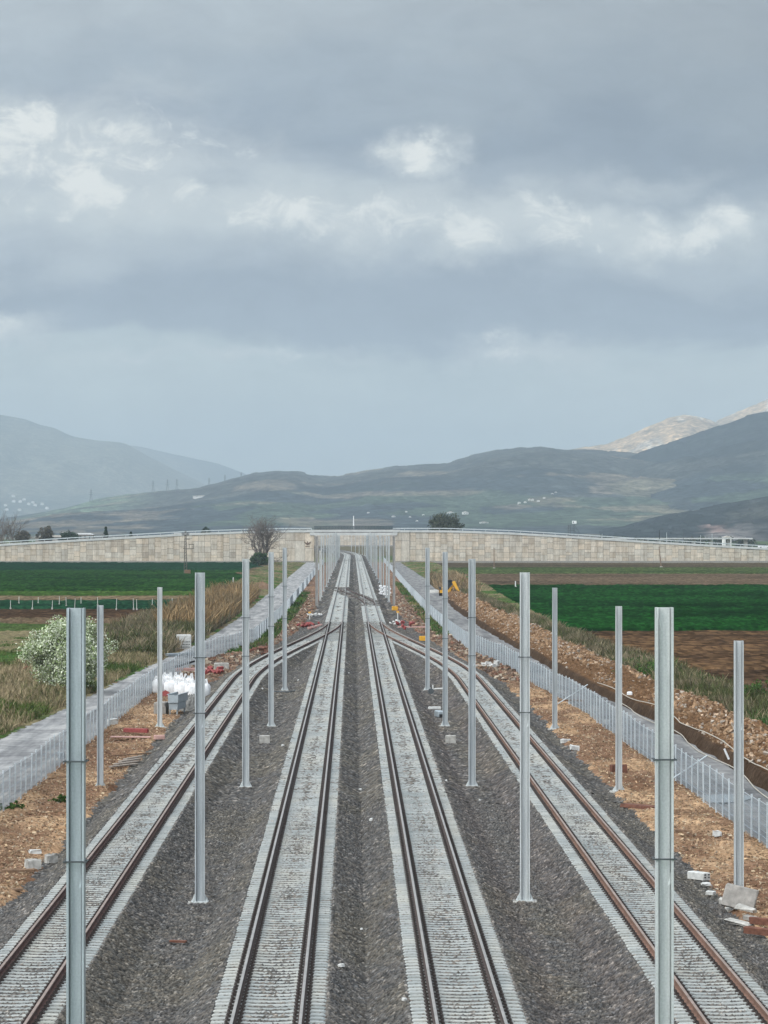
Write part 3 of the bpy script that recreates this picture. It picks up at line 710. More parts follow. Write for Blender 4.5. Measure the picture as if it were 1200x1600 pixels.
def fastening_mb(side, lod=0, x=0.0, y=0.0, ang=0.0):
    """plastic pad, two angled guide plates and two bent spring clips with their screw heads at one rail seat"""
    mb = MB(); c0 = side * 0.7525
    if lod == 0:
        mb.box((c0, 0, .006), (.17, .15, .012))
        for k in (-1, 1):
            cx = c0 + k * .125
            mb.cbox((cx + k * .02, 0, .018), (.10, .15, .036), .008)
            mb.tube([(cx - k * .055, -.055, .032), (cx + k * .03, -.062, .062), (cx + k * .055, -.03, .07), (cx, 0, .06), (cx + k * .055, .03, .07), (cx + k * .03, .062, .062), (cx - k * .055, .055, .032)], .013, 5)
            mb.tube([(cx + k * .012, 0, .03), (cx + k * .012, 0, .10)], .022, 6)
    else:
        ca, sa = math.cos(ang), math.sin(ang); r3 = rot(z=math.degrees(ang))
        for k in (-1, 1):
            cx = c0 + k * .13; mb.box((x + cx * ca, y + cx * sa, .035), (.12, .13, .085), r3)
    return mb
ME_SLEEPER = sleeper_mb().mesh('sleeper', M_sleeper)
ME_FAST = [fastening_mb(-1).mesh('rail_fastening', M_clip), fastening_mb(1).mesh('rail_fastening', M_clip)]
PROF = [(-.075, 0.0), (.075, 0.0), (.075, .012), (.012, .03), (.010, .122), (.036, .136), (.036, .164), (.028, .172), (-.028, .172), (-.036, .164), (-.036, .136), (-.010, .122), (-.012, .03), (-.075, .012)]
def rail_obj(fx, off, ys, mats, parent):
    mb = MB(); n = len(PROF); vs = []
    for y in ys:
        sl = (float(fx(y + .5)) - float(fx(y - .5)))
        nx, ny = 1 / math.hypot(1, sl), -sl / math.hypot(1, sl)
        for (a, z) in PROF: vs.append((float(fx(y)) + (off + a) * nx, y + (off + a) * ny, z + .012))
    o = 0
    for i in range(len(ys) - 1):
        for k in range(n):
            top = k in (6, 7, 8)
            mb.f.append((i * n + k, i * n + (k + 1) % n, (i + 1) * n + (k + 1) % n, (i + 1) * n + k)); mb.mi.append(1 if top else 0)
    mb.v = vs
    mb.f += [tuple(range(n)), tuple(range(len(ys) * n - 1, (len(ys) - 1) * n - 1, -1))]; mb.mi += [0, 0]
    return mb.build('rail', mats, parent)
def track(label, fx, y0, y1, mats, s0, s1, skip=None, long_to=None):
    t = thing('railway_track', label, 'railway track', (0, 0, 0), 'railway tracks side by side on the ballast')
    ys = list(np.arange(y0, min(y1, 500), 4.0)) + list(np.arange(max(500, y0), y1 + 1, 12.0))
    ys = sorted(set(float(v) for v in ys))
    for off in (-.7525, .7525): rail_obj(fx, off, ys, mats, t)
    y = s0; i = 0; rest = []; restf = []
    while y < s1:
        x = float(fx(y)); ang = -(float(fx(y + .5)) - float(fx(y - .5)))
        ang += R.uniform(-.004, .004)
        if y >= 78.4 and i < 100:
            s = link('sleeper', ME_SLEEPER, t); s.location = (x, y, R.uniform(-.005, .004)); s.rotation_euler = (R.uniform(-.012, .012), R.uniform(-.002, .002), ang)
            for me in ME_FAST: link('rail_fastening', me, s)
            i += 1
        else: rest.append((x, y, ang))
        y += 0.6
    # the remaining sleepers, smaller than can be told apart
    def merge(name, proto, mat, items):
        if not items: return
        pv = np.array(proto.v); out = []; fo = []
        quads = [f for f in proto.f if len(f) == 4]
        pf = np.array(quads)
        for k, (x, y, a) in enumerate(items):
            c, s = math.cos(a), math.sin(a); dz = R.uniform(-.008, .004)
            out.append(np.stack([x + pv[:, 0] * c - pv[:, 1] * s, y + pv[:, 0] * s + pv[:, 1] * c, pv[:, 2] + dz], 1)); fo.append(pf + k * len(pv))
        tag(npmesh(name, np.concatenate(out), np.concatenate(fo), mat, t), kind='stuff')
    merge('sleeper', sleeper_mb(lod=1), M_sleeper, rest)
    fm = MB()
    for sd_ in (-1, 1):
        q = fastening_mb(sd_, 1); fm.add(q.v, q.f)
    merge('rail_fastening', fm, M_clip, [r for r in rest if r[1] < 420])
    return t
MM = [M_rust_dark, M_railtop]
track('straight main track with shiny rail heads, left of the middle trough of ballast', main_l, 70, 2150, MM, 70, 2100)
track('straight main track with shiny rail heads, right of the middle trough of ballast', main_r, 70, 2150, MM, 70.3, 2100)
track('outer siding track with dark maroon rails at the far left, joining the left main track', loop_l, 60, 424, [M_rust_red, M_railtop_dull], 64, 354)
track('outer siding track with orange rusty rails at the far right, joining the right main track', loop_r, 60, 424, [M_rust_org, M_railtop_dull], 64.2, 354)
tc = thing('railway_crossover', 'brown crossover rails slanting between the two main tracks before the overpass', 'railway crossover', (0, 0, 0))
for off in (-.7525, .7525): rail_obj(cross, off, [float(v) for v in np.arange(512, 673, 4)], [M_rust_dark, M_rust_red], tc)
# long bearers under the turnouts
for nm, fa, fb, lab in (('left', main_l, loop_l, 'set of long concrete bearers under the turnout to the far left siding'), ('right', main_r, loop_r, 'set of long concrete bearers under the turnout to the far right siding')):
    mb = MB()
    for y in np.arange(355, 424, 1.2):
        a, b = float(fa(y)), float(fb(y)); lo, hi = min(a, b) - 1.3, max(a, b) + 1.3
        mb.box(((lo + hi) / 2, float(y), -.085), (hi - lo, .26, .19))
    tag(mb.build('turnout_bearers', M_sleeper), lab, 'sleepers', None)

# ------------------------------------------------------------------ catenary posts
def hprof(w, dpt):
    a, b = w / 2, dpt / 2; tf = w * .13; g = w * .05; f = b * .30        # flange edge, groove added to make a dark shade line, web face set back from the flange edges
    h = [(-a, -b), (-a + tf, -b), (-a + tf, -f * .2), (-a + tf + g, -f * .2), (-a + tf + g * 1.4, -f), (a - tf - g * 1.4, -f), (a - tf - g, -f * .2), (a - tf, -f * .2), (a - tf, -b), (a, -b)]
    return h + [(-x, -y) for x, y in h]
def mast(x, y, zb_, zt, label, group, w=.30, bands=(7.02, 5.32), mat=None, proto=None, detail=True, lean=0.0, top_plate=True, gusset=True):
    mat = mat or M_galv
    t = thing('catenary_mast', label, 'mast', (x, y, zb_), group)
    t.rotation_euler = (0, lean, R.uniform(-.03, .03))
    h = zt - zb_
    mb = MB(); mb.prism(hprof(w, w), 0.03, h); mb.build('column', mat, t)
    if detail:
        mb = MB(); mb.box((0, 0, .015), (.52, .50, .03))
        for sx in (-1, 1):
            for sy in (-1, 1): mb.tube([(sx * .21, sy * .19, .03), (sx * .21, sy * .19, .11)], .018, 6); mb.tube([(sx * .21, sy * .19, .03), (sx * .21, sy * .19, .065)], .034, 6)
        bp = mb.build('base_plate', M_galv2, t)
        for sx in (-1, 1):
            mb = MB(); mb.prism([(sx * w / 2, .03), (sx * .25, .03), (sx * .25, .05), (sx * (w / 2 + .002), .26)], -.012, .012, 'y'); mb.build('gusset', M_galv2, t)
        mb = MB(); mb.cbox((0, 0, -.22), (.78, .78, .43), .03); mb.build('foundation', M_conc, t)
        for z in bands:
            mb = MB(); zz = z - zb_; a = w / 2 + .012
            for s_ in (-1, 1):
                mb.box((0, s_ * (w / 2 + .012), zz), (w + .11, .018, .028))
                mb.tube([(s_ * (w / 2 + .035), -w / 2 - .06, zz), (s_ * (w / 2 + .035), w / 2 + .05, zz)], .011, 6)
            mb.build('clamp_band', M_band, t)
    return t
IN_Y = [61.2, 110.3, 159.6, 208.4, 254.8]
ordn = ['nearest', 'second', 'third', 'fourth', 'fifth']
xl_ = [-4.69, -4.66, -4.71, -4.68, -4.76]; xr_ = [5.35, 5.32, 5.34, 5.41, 5.36]
txtL = ['tall steel mast nearest the viewer at lower left, foot below the picture edge', 'tall steel mast with painted white glints, second from the front in the left inner row',
        'tall steel mast standing before the small concrete block, third in the left inner row', 'tall steel mast right behind the small concrete block, fourth in the left inner row',
        'tall steel mast with a bar across its foot, fifth of the left inner row']
txtR = ['tall steel mast nearest the viewer at lower right, foot below the picture edge', 'tall steel mast second from the front in the right inner row, beside open ballast',
        'tall steel mast standing just before the small grey block, third in the right inner row', 'tall steel mast just behind the small grey block, fourth in the right inner row',
        'tall steel mast fifth and last of the right inner row before the turnout']
for k in range(5):
    mast(xl_[k], IN_Y[k], -.47, 9.62, txtL[k], 'catenary masts of the inner left row', bands=(7.02, 5.32) if k < 4 else (6.9, 4.6), mat=M_galvd if k == 0 else None)
    mast(xr_[k], IN_Y[k] + .4, -.47, 9.62, txtR[k], 'catenary masts of the inner right row', bands=(7.02, 5.32) if k < 3 else (6.9, 4.6))
for x, y, lab in ((-11.06, 158.2, 'shorter steel mast by the left fence, nearer of the outer left two'), (-11.04, 206.8, 'shorter steel mast beside the white sacks, farther of the two outer left ones')):
    mast(x, y, -.42, 7.6, lab, 'shorter masts of the outer left row', w=.27, bands=())
for x, y, lab in ((11.62, 108.0, 'shorter steel mast behind the leaning slab, nearest of the outer right row'), (11.59, 156.2, 'shorter steel mast beside a rusty plate, second of the outer right row'), (11.55, 204.8, 'shorter steel mast farthest back in the outer right row')):
    mast(x, y, -.42, 7.6, lab, 'shorter masts of the outer right row', w=.27, bands=())
# the long double file running up to and beyond the overpass
mast(-5.2, 531, -.6, 9.9, 'dull brown grey mast, frontmost left one of the far double file at the overpass', 'far masts left of the main tracks', w=.42, mat=M_weather, bands=())
mast(-5.05, 570, -.55, 7.5, 'short bright white mast just behind the frontmost left one of the far file', 'far masts left of the main tracks', w=.34, bands=(), mat=M_wplast)
mast(6.2, 531, -.6, 10.0, 'dull brown grey mast, frontmost right one of the far double file at the overpass', 'far masts right of the main tracks', w=.36, mat=M_weather, bands=())
mast(5.75, 562, -.55, 9.8, 'pale mast just behind the brown frontmost right one of the far file', 'far masts right of the main tracks', w=.32, bands=())
pl = pr = None
for i, y in enumerate([600, 655, 710, 765, 820, 875, 930, 985, 1040, 1095, 1150, 1205, 1266, 1321, 1376, 1431, 1486, 1541, 1596, 1651, 1706, 1761]):
    dx = float(curve(y))
    labL = 'thin grey mast in the dense far file left of the tracks at the overpass'
    labR = 'thin grey mast in the dense far file right of the tracks at the overpass'
    if pl is None:
        pl = mast(-5.1, y, -.5, 9.7, labL, 'far masts left of the main tracks', w=.25, bands=(7.02,), detail=True)
        pr = mast(5.75, y, -.5, 9.7, labR, 'far masts right of the main tracks', w=.25, bands=(7.02,), detail=True)
    else:
        a = copy_tree(pl); a.location = (-5.1 + dx + R.uniform(-.08, .08), y, -.5); b = copy_tree(pr); b.location = (5.75 + dx + R.uniform(-.08, .08), y + R.uniform(-4, 4), -.5)
        for q in (a, b): q.scale = (1, 1, R.choice((.985, 1, 1.015, .93)))

# ------------------------------------------------------------------ mesh fences
def fence(fx, y0, y1, label, pitch=2.5, h=1.62, group=None):
    t = thing('mesh_fence', label, 'fence', (0, 0, 0), group)
    pts = []; y = y0
    while y < y1:
        x = float(fx(y)); sl = (float(fx(y + .5)) - float(fx(y - .5)))
        pts.append((x, y)); y += pitch / math.hypot(1, sl)
    mbp = MB()
    mbp.cbox((0, 0, h / 2 - .05), (.065, .065, h + .25), .01); mbp.box((0, 0, h + .09), (.08, .08, .02))
    mbp.box((.0, -.03, .5), (.05, .06, .03)); mbp.box((.0, -.03, 1.3), (.05, .06, .03))
    me_p = mbp.mesh('post', M_post)
    # one panel: a welded mesh with three stiffening folds and edge wires, along local X from 0 to pitch
    mb = MB(); prof = [(0, .04), (0, .38), (.03, .41), (0, .44), (0, .80), (.03, .83), (0, .86), (0, 1.2), (.03, 1.23), (0, 1.26), (0, h)]
    for i in range(len(prof) - 1):
        (a, z0), (b, z1) = prof[i], prof[i + 1]
        mb.add([(0, a, z0), (1, a, z0), (1, b, z1), (0, b, z1)], [(0, 1, 2, 3)], 0)
    vis = [i for i in range(len(pts) - 1)]
    for i in vis[:100]:
        z = -.56 + .05 * math.sin(i * .7)
        p = link('post', me_p, t); p.location = (pts[i][0], pts[i][1], z); p.rotation_euler = (R.uniform(-.02, .02), R.uniform(-.02, .02), 0)
        (xa, ya), (xb, yb) = pts[i], pts[i + 1]
        ln = math.hypot(xb - xa, yb - ya)
        m_ = panel_mesh(round(ln, 1), prof)
        q = link('mesh_panel', m_, t); q.location = (xa, ya, z); q.rotation_euler = (0, 0, math.atan2(yb - ya, xb - xa))
    # the far bays
    po = MB(); pa = MB()
    for i in vis[100:]:
        (xa, ya), (xb, yb) = pts[i], pts[i + 1]
        po.box((xa, ya, .22), (.07, .07, h + .1))
        pa.add([(xa, ya, -.5), (xb, yb, -.5), (xb, yb, h - .55), (xa, ya, h - .55)], [(0, 1, 2, 3)])
    tag(po.build('post', M_post, t), kind='stuff')
    tag(pa.build('mesh_panel', M_wire, t), kind='stuff')
    return t
_pm = {}
def panel_mesh(ln, prof):
    if ln not in _pm:
        mb = MB()
        for i in range(len(prof) - 1):
            (a, z0), (b, z1) = prof[i], prof[i + 1]
            mb.add([(0, a, z0), (ln, a, z0), (ln, b, z1), (0, b, z1)], [(0, 1, 2, 3)], 0)
        for z in (.04, prof[-1][1]): mb.tube([(0, 0, z), (ln, 0, z)], .008, 4, 1)
        _pm[ln] = mb.mesh('mesh_panel', [M_wire, M_post])
    return _pm[ln]
fence(fence_l, 118, 1228, 'grey welded mesh fence between the left gravel road and the wood chips', group=None)
fence(fence_r, 96, 1228, 'grey welded mesh fence with bright posts beside the right gravel road')
# ------------------------------------------------------------------ the overpass: panelled retaining walls, abutments, deck
WY = 1240.0
def wx(px, d=WY): return (px - VPX) / FOC * d
def wz(py, d=WY): return CAMZ + (HOR - py) / FOC * d
wtop = tab([(-160, 3.9), (wx(0), wz(850)), (wx(100), wz(844)), (wx(200), wz(838.5)), (wx(300), wz(833)), (wx(385), wz(830)), (wx(450), wz(828.6)), (wx(700), wz(828.6)), (wx(800), wz(832)), (wx(900), wz(838)),
            (wx(1000), wz(844.5)), (wx(1100), wz(850.5)), (wx(1200), wz(856)), (190, 2.6)])
def wall_run(name, x0, x1, y, pw, ph, label, group=None, face=-1, seed=1, smooth_until=None, cat='retaining wall', thick=.5):
    """cruciform facing panels with open joints on a dark backing, cut along the sloping top"""
    rr = random.Random(seed); V = []; F = []; C = []
    n = int(round((x1 - x0) / pw)); pw = (x1 - x0) / n
    for i in range(n):
        xa = x0 + i * pw + .035; xb = x0 + (i + 1) * pw - .035; top_a, top_b = float(wtop(xa)) - .75, float(wtop(xb)) - .75
        z = -1.0 + (ph * .5 if i % 2 else 0) - (rr.random() < .08) * ph * .25
        cuts = [-1.0]
        while z < 12:
            z += ph * (0.5 if rr.random() < .15 else 1.0); cuts.append(z)
        tone_col = rr.uniform(.97, 1.03)
        for a, b in zip(cuts, cuts[1:]):
            if a >= min(top_a, top_b) - .15: break
            za, zb_ = a + .045, b - .045
            t1, t2 = min(zb_, top_a), min(zb_, top_b)
            pr_ = rr.uniform(0, .05); yy = y + face * (.12 + pr_)
            o = len(V)
            V += [(xa, yy, za), (xb, yy, za), (xb, yy, t2), (xa, yy, t1), (xa, y, za), (xb, y, za), (xb, y, t2), (xa, y, t1)]
            F += [(o, o + 1, o + 2, o + 3), (o + 3, o + 2, o + 6, o + 7), (o, o + 3, o + 7, o + 4), (o + 1, o + 5, o + 6, o + 2), (o, o + 4, o + 5, o + 1)]
            tone = rr.gauss(1, .065) * tone_col
            if rr.random() < .12: tone *= .86
            warm = rr.uniform(-.04, .05)
            C += [((.555 + warm * .5) * tone, .498 * tone, (.425 - warm * .4) * tone)] * 8
    t = thing(name, label, cat, (0, 0, 0), group)
    npmesh('facing_panels', V, F, M_wall, t, col=np.array(C))
    xs = np.linspace(x0, x1, 60)
    def strip(nm, zlo, zhi, ya, yb, m):
        mb = MB(); vs = []
        for x in xs: vs += [(x, ya, zlo(x)), (x, ya, zhi(x)), (x, yb, zhi(x)), (x, yb, zlo(x))]
        fs = [(i * 4 + k, i * 4 + (k + 1) % 4, i * 4 + 4 + (k + 1) % 4, i * 4 + 4 + k) for i in range(len(xs) - 1) for k in range(4)]
        fs += [(0, 1, 2, 3), tuple(range(len(vs) - 1, len(vs) - 5, -1))]
        mb.add(vs, fs); mb.build(nm, m, t)
    b_ = -face
    strip('backing', lambda x: -1.0, lambda x: float(wtop(x)) - .72, y + .002 * face, y + b_ * thick, M_joint)
    strip('coping', lambda x: float(wtop(x)) - .72, lambda x: float(wtop(x)), y + face * .35, y + b_ * (thick + .1), M_coping)
    strip('plinth', lambda x: -1.0, lambda x: -.15, y + face * .25, y + face * .19, M_concd)
    return t
OX0, OX1 = wx(491), wx(614)
wall_run('retaining_wall', -158, wx(446), WY, 2.15, 1.9, 'long beige panelled retaining wall left of the railway opening, behind the bare tree', seed=3)
wall_run('retaining_wall', wx(640), 188, WY, 2.15, 1.9, 'long beige panelled retaining wall right of the railway opening, behind the ploughed strips', seed=4)
def abut(x0, x1, label, seed):
    t = wall_run('abutment_wall', x0, x1, WY - .3, (x1 - x0) / 3 if x1 - x0 > 8 else (x1 - x0) / 2, 5.2, label, seed=seed, cat='abutment', thick=9)
    return t
ab_l = abut(wx(446), OX0, 'beige bridge abutment of big plain panels with dark winged emblem', 8)
ab_r = abut(OX1, wx(640), 'beige bridge abutment of big plain panels, right of the railway opening', 9)
# dark winged crest on the left abutment
mb = MB(); ex, ez = wx(480.5), wz(848.5)
wing = [(0, -.25), (.35, .05), (.8, .28), (1.25, .62), (1.1, .2), (.95, -.02), (.7, -.2), (.5, -.34), (.25, -.55), (0, -.8)]
for s_ in (-1, 1): mb.prism([(ex + s_ * a * 1.0, ez + b) for a, b in (wing if s_ > 0 else wing[::-1])], WY - .62, WY - .55, 'y')
mb.prism([(ex - .18, ez - .2), (ex + .18, ez - .2), (ex + .12, ez + .5), (ex, ez + .75), (ex - .12, ez + .5)], WY - .64, WY - .56, 'y')
mb.box((ex, WY - .58, ez - 1.15), (1.5, .05, .16))
mb.build('winged_emblem', M_emblem, ab_l)
# deck over the tracks
br = thing('overpass_bridge', 'pale concrete bridge deck with dark screen railing over the railway between the abutments', 'bridge', (0, WY, 0))
mb = MB(); z0, z1 = wz(836.5), wz(832.2)
for k in range(9): mb.box(((OX0 + OX1) / 2, -.42 + k * 1.62, (z0 + z1) / 2), (OX1 - OX0 + 3, .75, z1 - z0))
mb.build('girders', M_coping, br)
mb = MB(); mb.box(((OX0 + OX1) / 2, 7, wz(831.4)), (OX1 - OX0 + 6, 15.0, .32)); mb.build('deck_slab', M_joint, br)
mb = MB(); mb.box(((OX0 + OX1) / 2, -.55, wz(829.6)), (OX1 - OX0 + 5, .35, .75))
for k in range(14): mb.box((OX0 - 2 + k * (OX1 - OX0 + 4) / 13, -.75, wz(829.6)), (.25, .06, .7))
mb.build('parapet', M_coping, br)
mb = MB(); mb.box(((OX0 + OX1) / 2, -.55, wz(828.0)), (OX1 - OX0 + 5, .3, .16)); mb.build('edge_kerb', M_concd, br)
sc_ = MB(); W_ = OX1 - OX0 - .2
for k in range(27): sc_.box((OX0 + k * W_ / 26, -.5, wz(825)), (.09, .09, 1.5))
for k in range(7): sc_.box(((OX0 + OX1) / 2, -.5, wz(827.2) + k * .19), (W_, .04, .14))
sc_.build('screen_railing', M_dkscreen, br)
# road surface and fill behind the walls
mb = MB(); vs = []
xs = np.linspace(-156, 186, 80)
for x in xs: vs += [(x, WY + .5, float(wtop(x)) - .35), (x, WY + 13.6, float(wtop(x)) - .35)]
mb.add(vs, [(i * 2, i * 2 + 2, i * 2 + 3, i * 2 + 1) for i in range(79)]); tag(mb.build('overpass_road', M_road), kind='structure')
# guard rails
def guard(y, label, x0, x1, off=.0):
    t = thing('guard_rail', label, 'guard rail', (0, 0, 0), 'guard rails along the overpass road')
    mbp, mbr = MB(), MB(); xs = np.arange(x0, x1, 4.0)
    for x in xs: mbp.box((x, y, float(wtop(x)) + .25 + off), (.12, .12, .95))
    for xa, xb in zip(xs, xs[1:]):
        za, zb2 = float(wtop(xa)) + .5 + off, float(wtop(xb)) + .5 + off
        mbr.add([(xa, y - .1, za), (xb, y - .1, zb2), (xb, y - .1, zb2 + .32), (xa, y - .1, za + .32), (xa, y - .03, za), (xb, y - .03, zb2), (xb, y - .03, zb2 + .32), (xa, y - .03, za + .32)], [(0, 1, 2, 3), (3, 2, 6, 7), (7, 6, 5, 4), (0, 4, 5, 1)])
    mbp.build('posts', M_rail, t); mbr.build('beam', M_rail, t)
guard(WY + .2, 'zinc guard rail along the top of the left wall, up to the bridge', -154, OX0)
guard(WY + .2, 'zinc guard rail along the top of the right wall, falling to the right', OX1, 184)
def streetlamp(px, ytop, ybase, d, label, mat, r=.12, head=True):
    x = wx(px, d); zt = wz(ytop, d); z0 = wz(ybase, d)
    t = thing('lamp_post', label, 'lamp post', (x, d, z0))
    mb = MB(); mb.tube([(0, 0, 0), (0, 0, (zt - z0) * .6), (0, 0, zt - z0)], [r * 1.2, r, r * .7], 8); mb.build('pole', mat, t)
    if head:
        mb = MB(); mb.tube([(0, 0, zt - z0 - .06), (.5, 0, zt - z0 + .12), (.9, 0, zt - z0 + .1)], [.05, .045, .04], 6); mb.cbox((1.1, 0, zt - z0 + .1), (.6, .22, .1), .03); mb.build('lamp_head', mat, t)
streetlamp(552.5, 806, 829, WY + 7, 'slim white lamp post standing on the bridge above the tracks', M_white, .2, False)
streetlamp(1030.5, 828, 848, WY + 12, 'slim black lamp post on the ramp right of the sign gantry', M_blk, .13)
for px, yt, lab in ((941, 834, 'thin pale pole on the ramp just right of the sign gantry'), (1042, 832, 'thin pale pole just right of the black lamp post'), (1068, 829, 'thin grey pole before the pinkish quarry'),
                    (1113, 834, 'thin pale pole near the small white house on the right'), (1095, 836, 'thin pale pole between the quarry and the white house')):
    streetlamp(px, yt, 852, WY + 60, lab, M_rail if px != 1068 else M_band, .09, False)

# a second embankment and wall farther down the line, seen through the opening
D2 = 2420.0
_w = wtop; wtop = lambda x: np.interp(x, [-500, 500], [8.2, 8.2])
wall_run('retaining_wall', -120, 70, D2, 2.6, 2.2, 'second pale panelled wall far beyond the overpass, seen through its opening', seed=31)
wtop = _w

# ------------------------------------------------------------------ posts, poles, pylon by the fields
def pole(px, yt, yb, label, mat, r=.11, lean=0, cross=None, cat='pole', name='utility_pole', z=-.6, group=None):
    x, d, _ = at(px, yb, z); h = (yb - yt) * d / FOC
    t = thing(name, label, cat, (x, d, z), group); t.rotation_euler = (0, math.radians(lean), 0)
    mb = MB(); mb.tube([(0, 0, -.2), (0, 0, h * .5), (0, 0, h)], [r, r * .9, r * .75], 7); mb.build('shaft', mat, t)
    mb = MB(); mb.cbox((0, 0, .05), (r * 5, r * 5, .3), .04); mb.build('footing', M_conc, t)
    if cross:
        mb = MB(); mb.box((0, -.1, h - .5), (cross, .1, .1)); mb.build('crossarm', mat, t)
pole(672.5, 843, 878, 'dark thin pole against the right wall just right of the abutment', M_woodb, .16)
pole(772, 856, 888, 'dark thin pole before the right wall near the green field', M_woodb, .13)
pole(1033.5, 854, 886, 'dark leaning wooden pole before the falling part of right wall', M_woodb, .15, -6)
pole(805.5, 908, 918, 'short white marker stake at the far edge of bright green field', M_white, .12, name='marker_stake', cat='stake')
pole(364.5, 902, 912, 'short white marker stake on the grass left of the road', M_white, .10, name='marker_stake', cat='stake')
for k, (px, yt, yb) in enumerate([(17, 938, 951), (30, 932, 943), (51, 938, 951), (60, 933, 943), (82, 938, 951), (93, 932, 945), (104, 933, 947), (117, 935, 952), (127, 933, 944), (153, 933, 946), (182, 935, 952), (209, 935, 952), (214, 936, 952), (238, 935, 946), (269, 934, 946), (268, 934, 946)][:15]):
    pole(px, yt, yb, 'thin pale post of the wire rows across the left field', M_wplast, .045, R.uniform(-3, 3), name='field_post', cat='post', group='field posts on the left')

# lattice pole with a small transformer at its foot
x, d, _ = at(290, 897, -.6); k = d / FOC
lp = thing('lattice_pole', 'rusty lattice power pole with cross arms standing in the left green field', 'power pole', (x, d, -.6))
H = 67 * k
mb = MB()
def wdt(z): return .36 - .22 * z / H
for sx in (-1, 1):
    for sy in (-1, 1): mb.tube([(sx * wdt(0), sy * wdt(0), 0), (sx * wdt(H), sy * wdt(H), H)], .085, 4)
n = 15
for i in range(n):
    za, zb2 = H * i / n, H * (i + 1) / n
    for sy in (-1, 1):
        mb.tube([(-wdt(za), sy * wdt(za), za), (wdt(zb2), sy * wdt(zb2), zb2)], .05, 4); mb.tube([(sy * wdt(za), -wdt(za), za), (sy * wdt(zb2), wdt(zb2), zb2)], .05, 4)
mb.build('lattice_mast', M_joint, lp)
for zz, xa, xb in ((61 * k, -.9, .9), (54.5 * k, -.35, 1.1), (40 * k, -.6, 2.2), (46.5 * k, .8, 2.15)):
    mb = MB(); mb.box(((xa + xb) / 2, 0, zz), (xb - xa, .16, .17)); mb.build('crossarm', M_joint, lp)
mb = MB(); mb.box((.95, 0, 43.3 * k), (.12, .14, 1.2)); mb.box((2.05, 0, 43.3 * k), (.12, .14, 1.2)); mb.build('side_frame', M_joint, lp)
for a in (-.85, -.45, .45, .85):
    mb = MB(); mb.tube([(a, 0, 61.5 * k), (a, 0, 63 * k), (a, 0, 65.5 * k)], [.07, .13, .05], 6); mb.build('insulator', M_blk, lp)
mb = MB(); mb.cbox((.55, -.2, .55), (1.5, 1.0, 1.1), .06); mb.box((.55, -.75, .55), (1.1, .1, .7)); mb.build('base_cabinet', M_woodb, lp)

# ------------------------------------------------------------------ trees and bushes
def leafcloud(C, rad, per, size, seed, flat=.85, pal=None, up=.0):
    g = np.random.default_rng(seed); C = np.asarray(C, float); rad = np.broadcast_to(rad, (len(C),))
    idx = np.repeat(np.arange(len(C)), per); N = len(idx)
    u = g.normal(size=(N, 3)); u /= np.linalg.norm(u, axis=1)[:, None]
    P = C[idx] + u * (rad[idx] * g.random(N) ** .45)[:, None] * np.array([1, 1, flat])
    a = g.normal(size=(N, 3)); a /= np.linalg.norm(a, axis=1)[:, None]
    b = np.cross(a, g.normal(size=(N, 3))); b /= np.linalg.norm(b, axis=1)[:, None]
    s = size * (0.6 + 0.8 * g.random(N))[:, None]
    V = np.stack([P - a * s - b * s * .6, P + a * s - b * s * .6, P + a * s * .7 + b * s * .7, P - a * s * .7 + b * s * .7], 1).reshape(-1, 3)
    F = np.arange(4 * N).reshape(N, 4)
    pal = np.asarray(pal); ci = g.integers(0, len(pal), N)
    cl = g.random(len(C))[idx] * .5 + .75
    col = np.repeat(pal[ci] * (cl * (0.75 + .5 * g.random(N)))[:, None], 4, 0)
    return V, F, col
def branches(mb, p, dirv, ln, r, depth, rr, spread=.55, droop=0.0, n=5, tips=None, kids=3):
    q = p; pts = [p]; d_ = dirv
    for i in range(3):
        d_ = (d_ + Vector((rr.gauss(0, .13), rr.gauss(0, .13), rr.gauss(0, .06) - droop))).normalized(); q = q + d_ * ln / 3; pts.append(q)
    mb.tube(pts, [r, r * .88, r * .76, r * .6], n, cap=False)
    if tips is not None and depth <= 1: tips += pts[1:]
    if depth == 0: return
    for k in range(kids):
        v = (d_ + Vector((rr.gauss(0, spread), rr.gauss(0, spread), rr.gauss(.1, spread * .7)))).normalized()
        branches(mb, pts[rr.choice((1, 2, 3, 3))], v, ln * rr.uniform(.6, .85), r * .62, depth - 1, rr, spread, droop, max(3, n - 1), tips, kids)
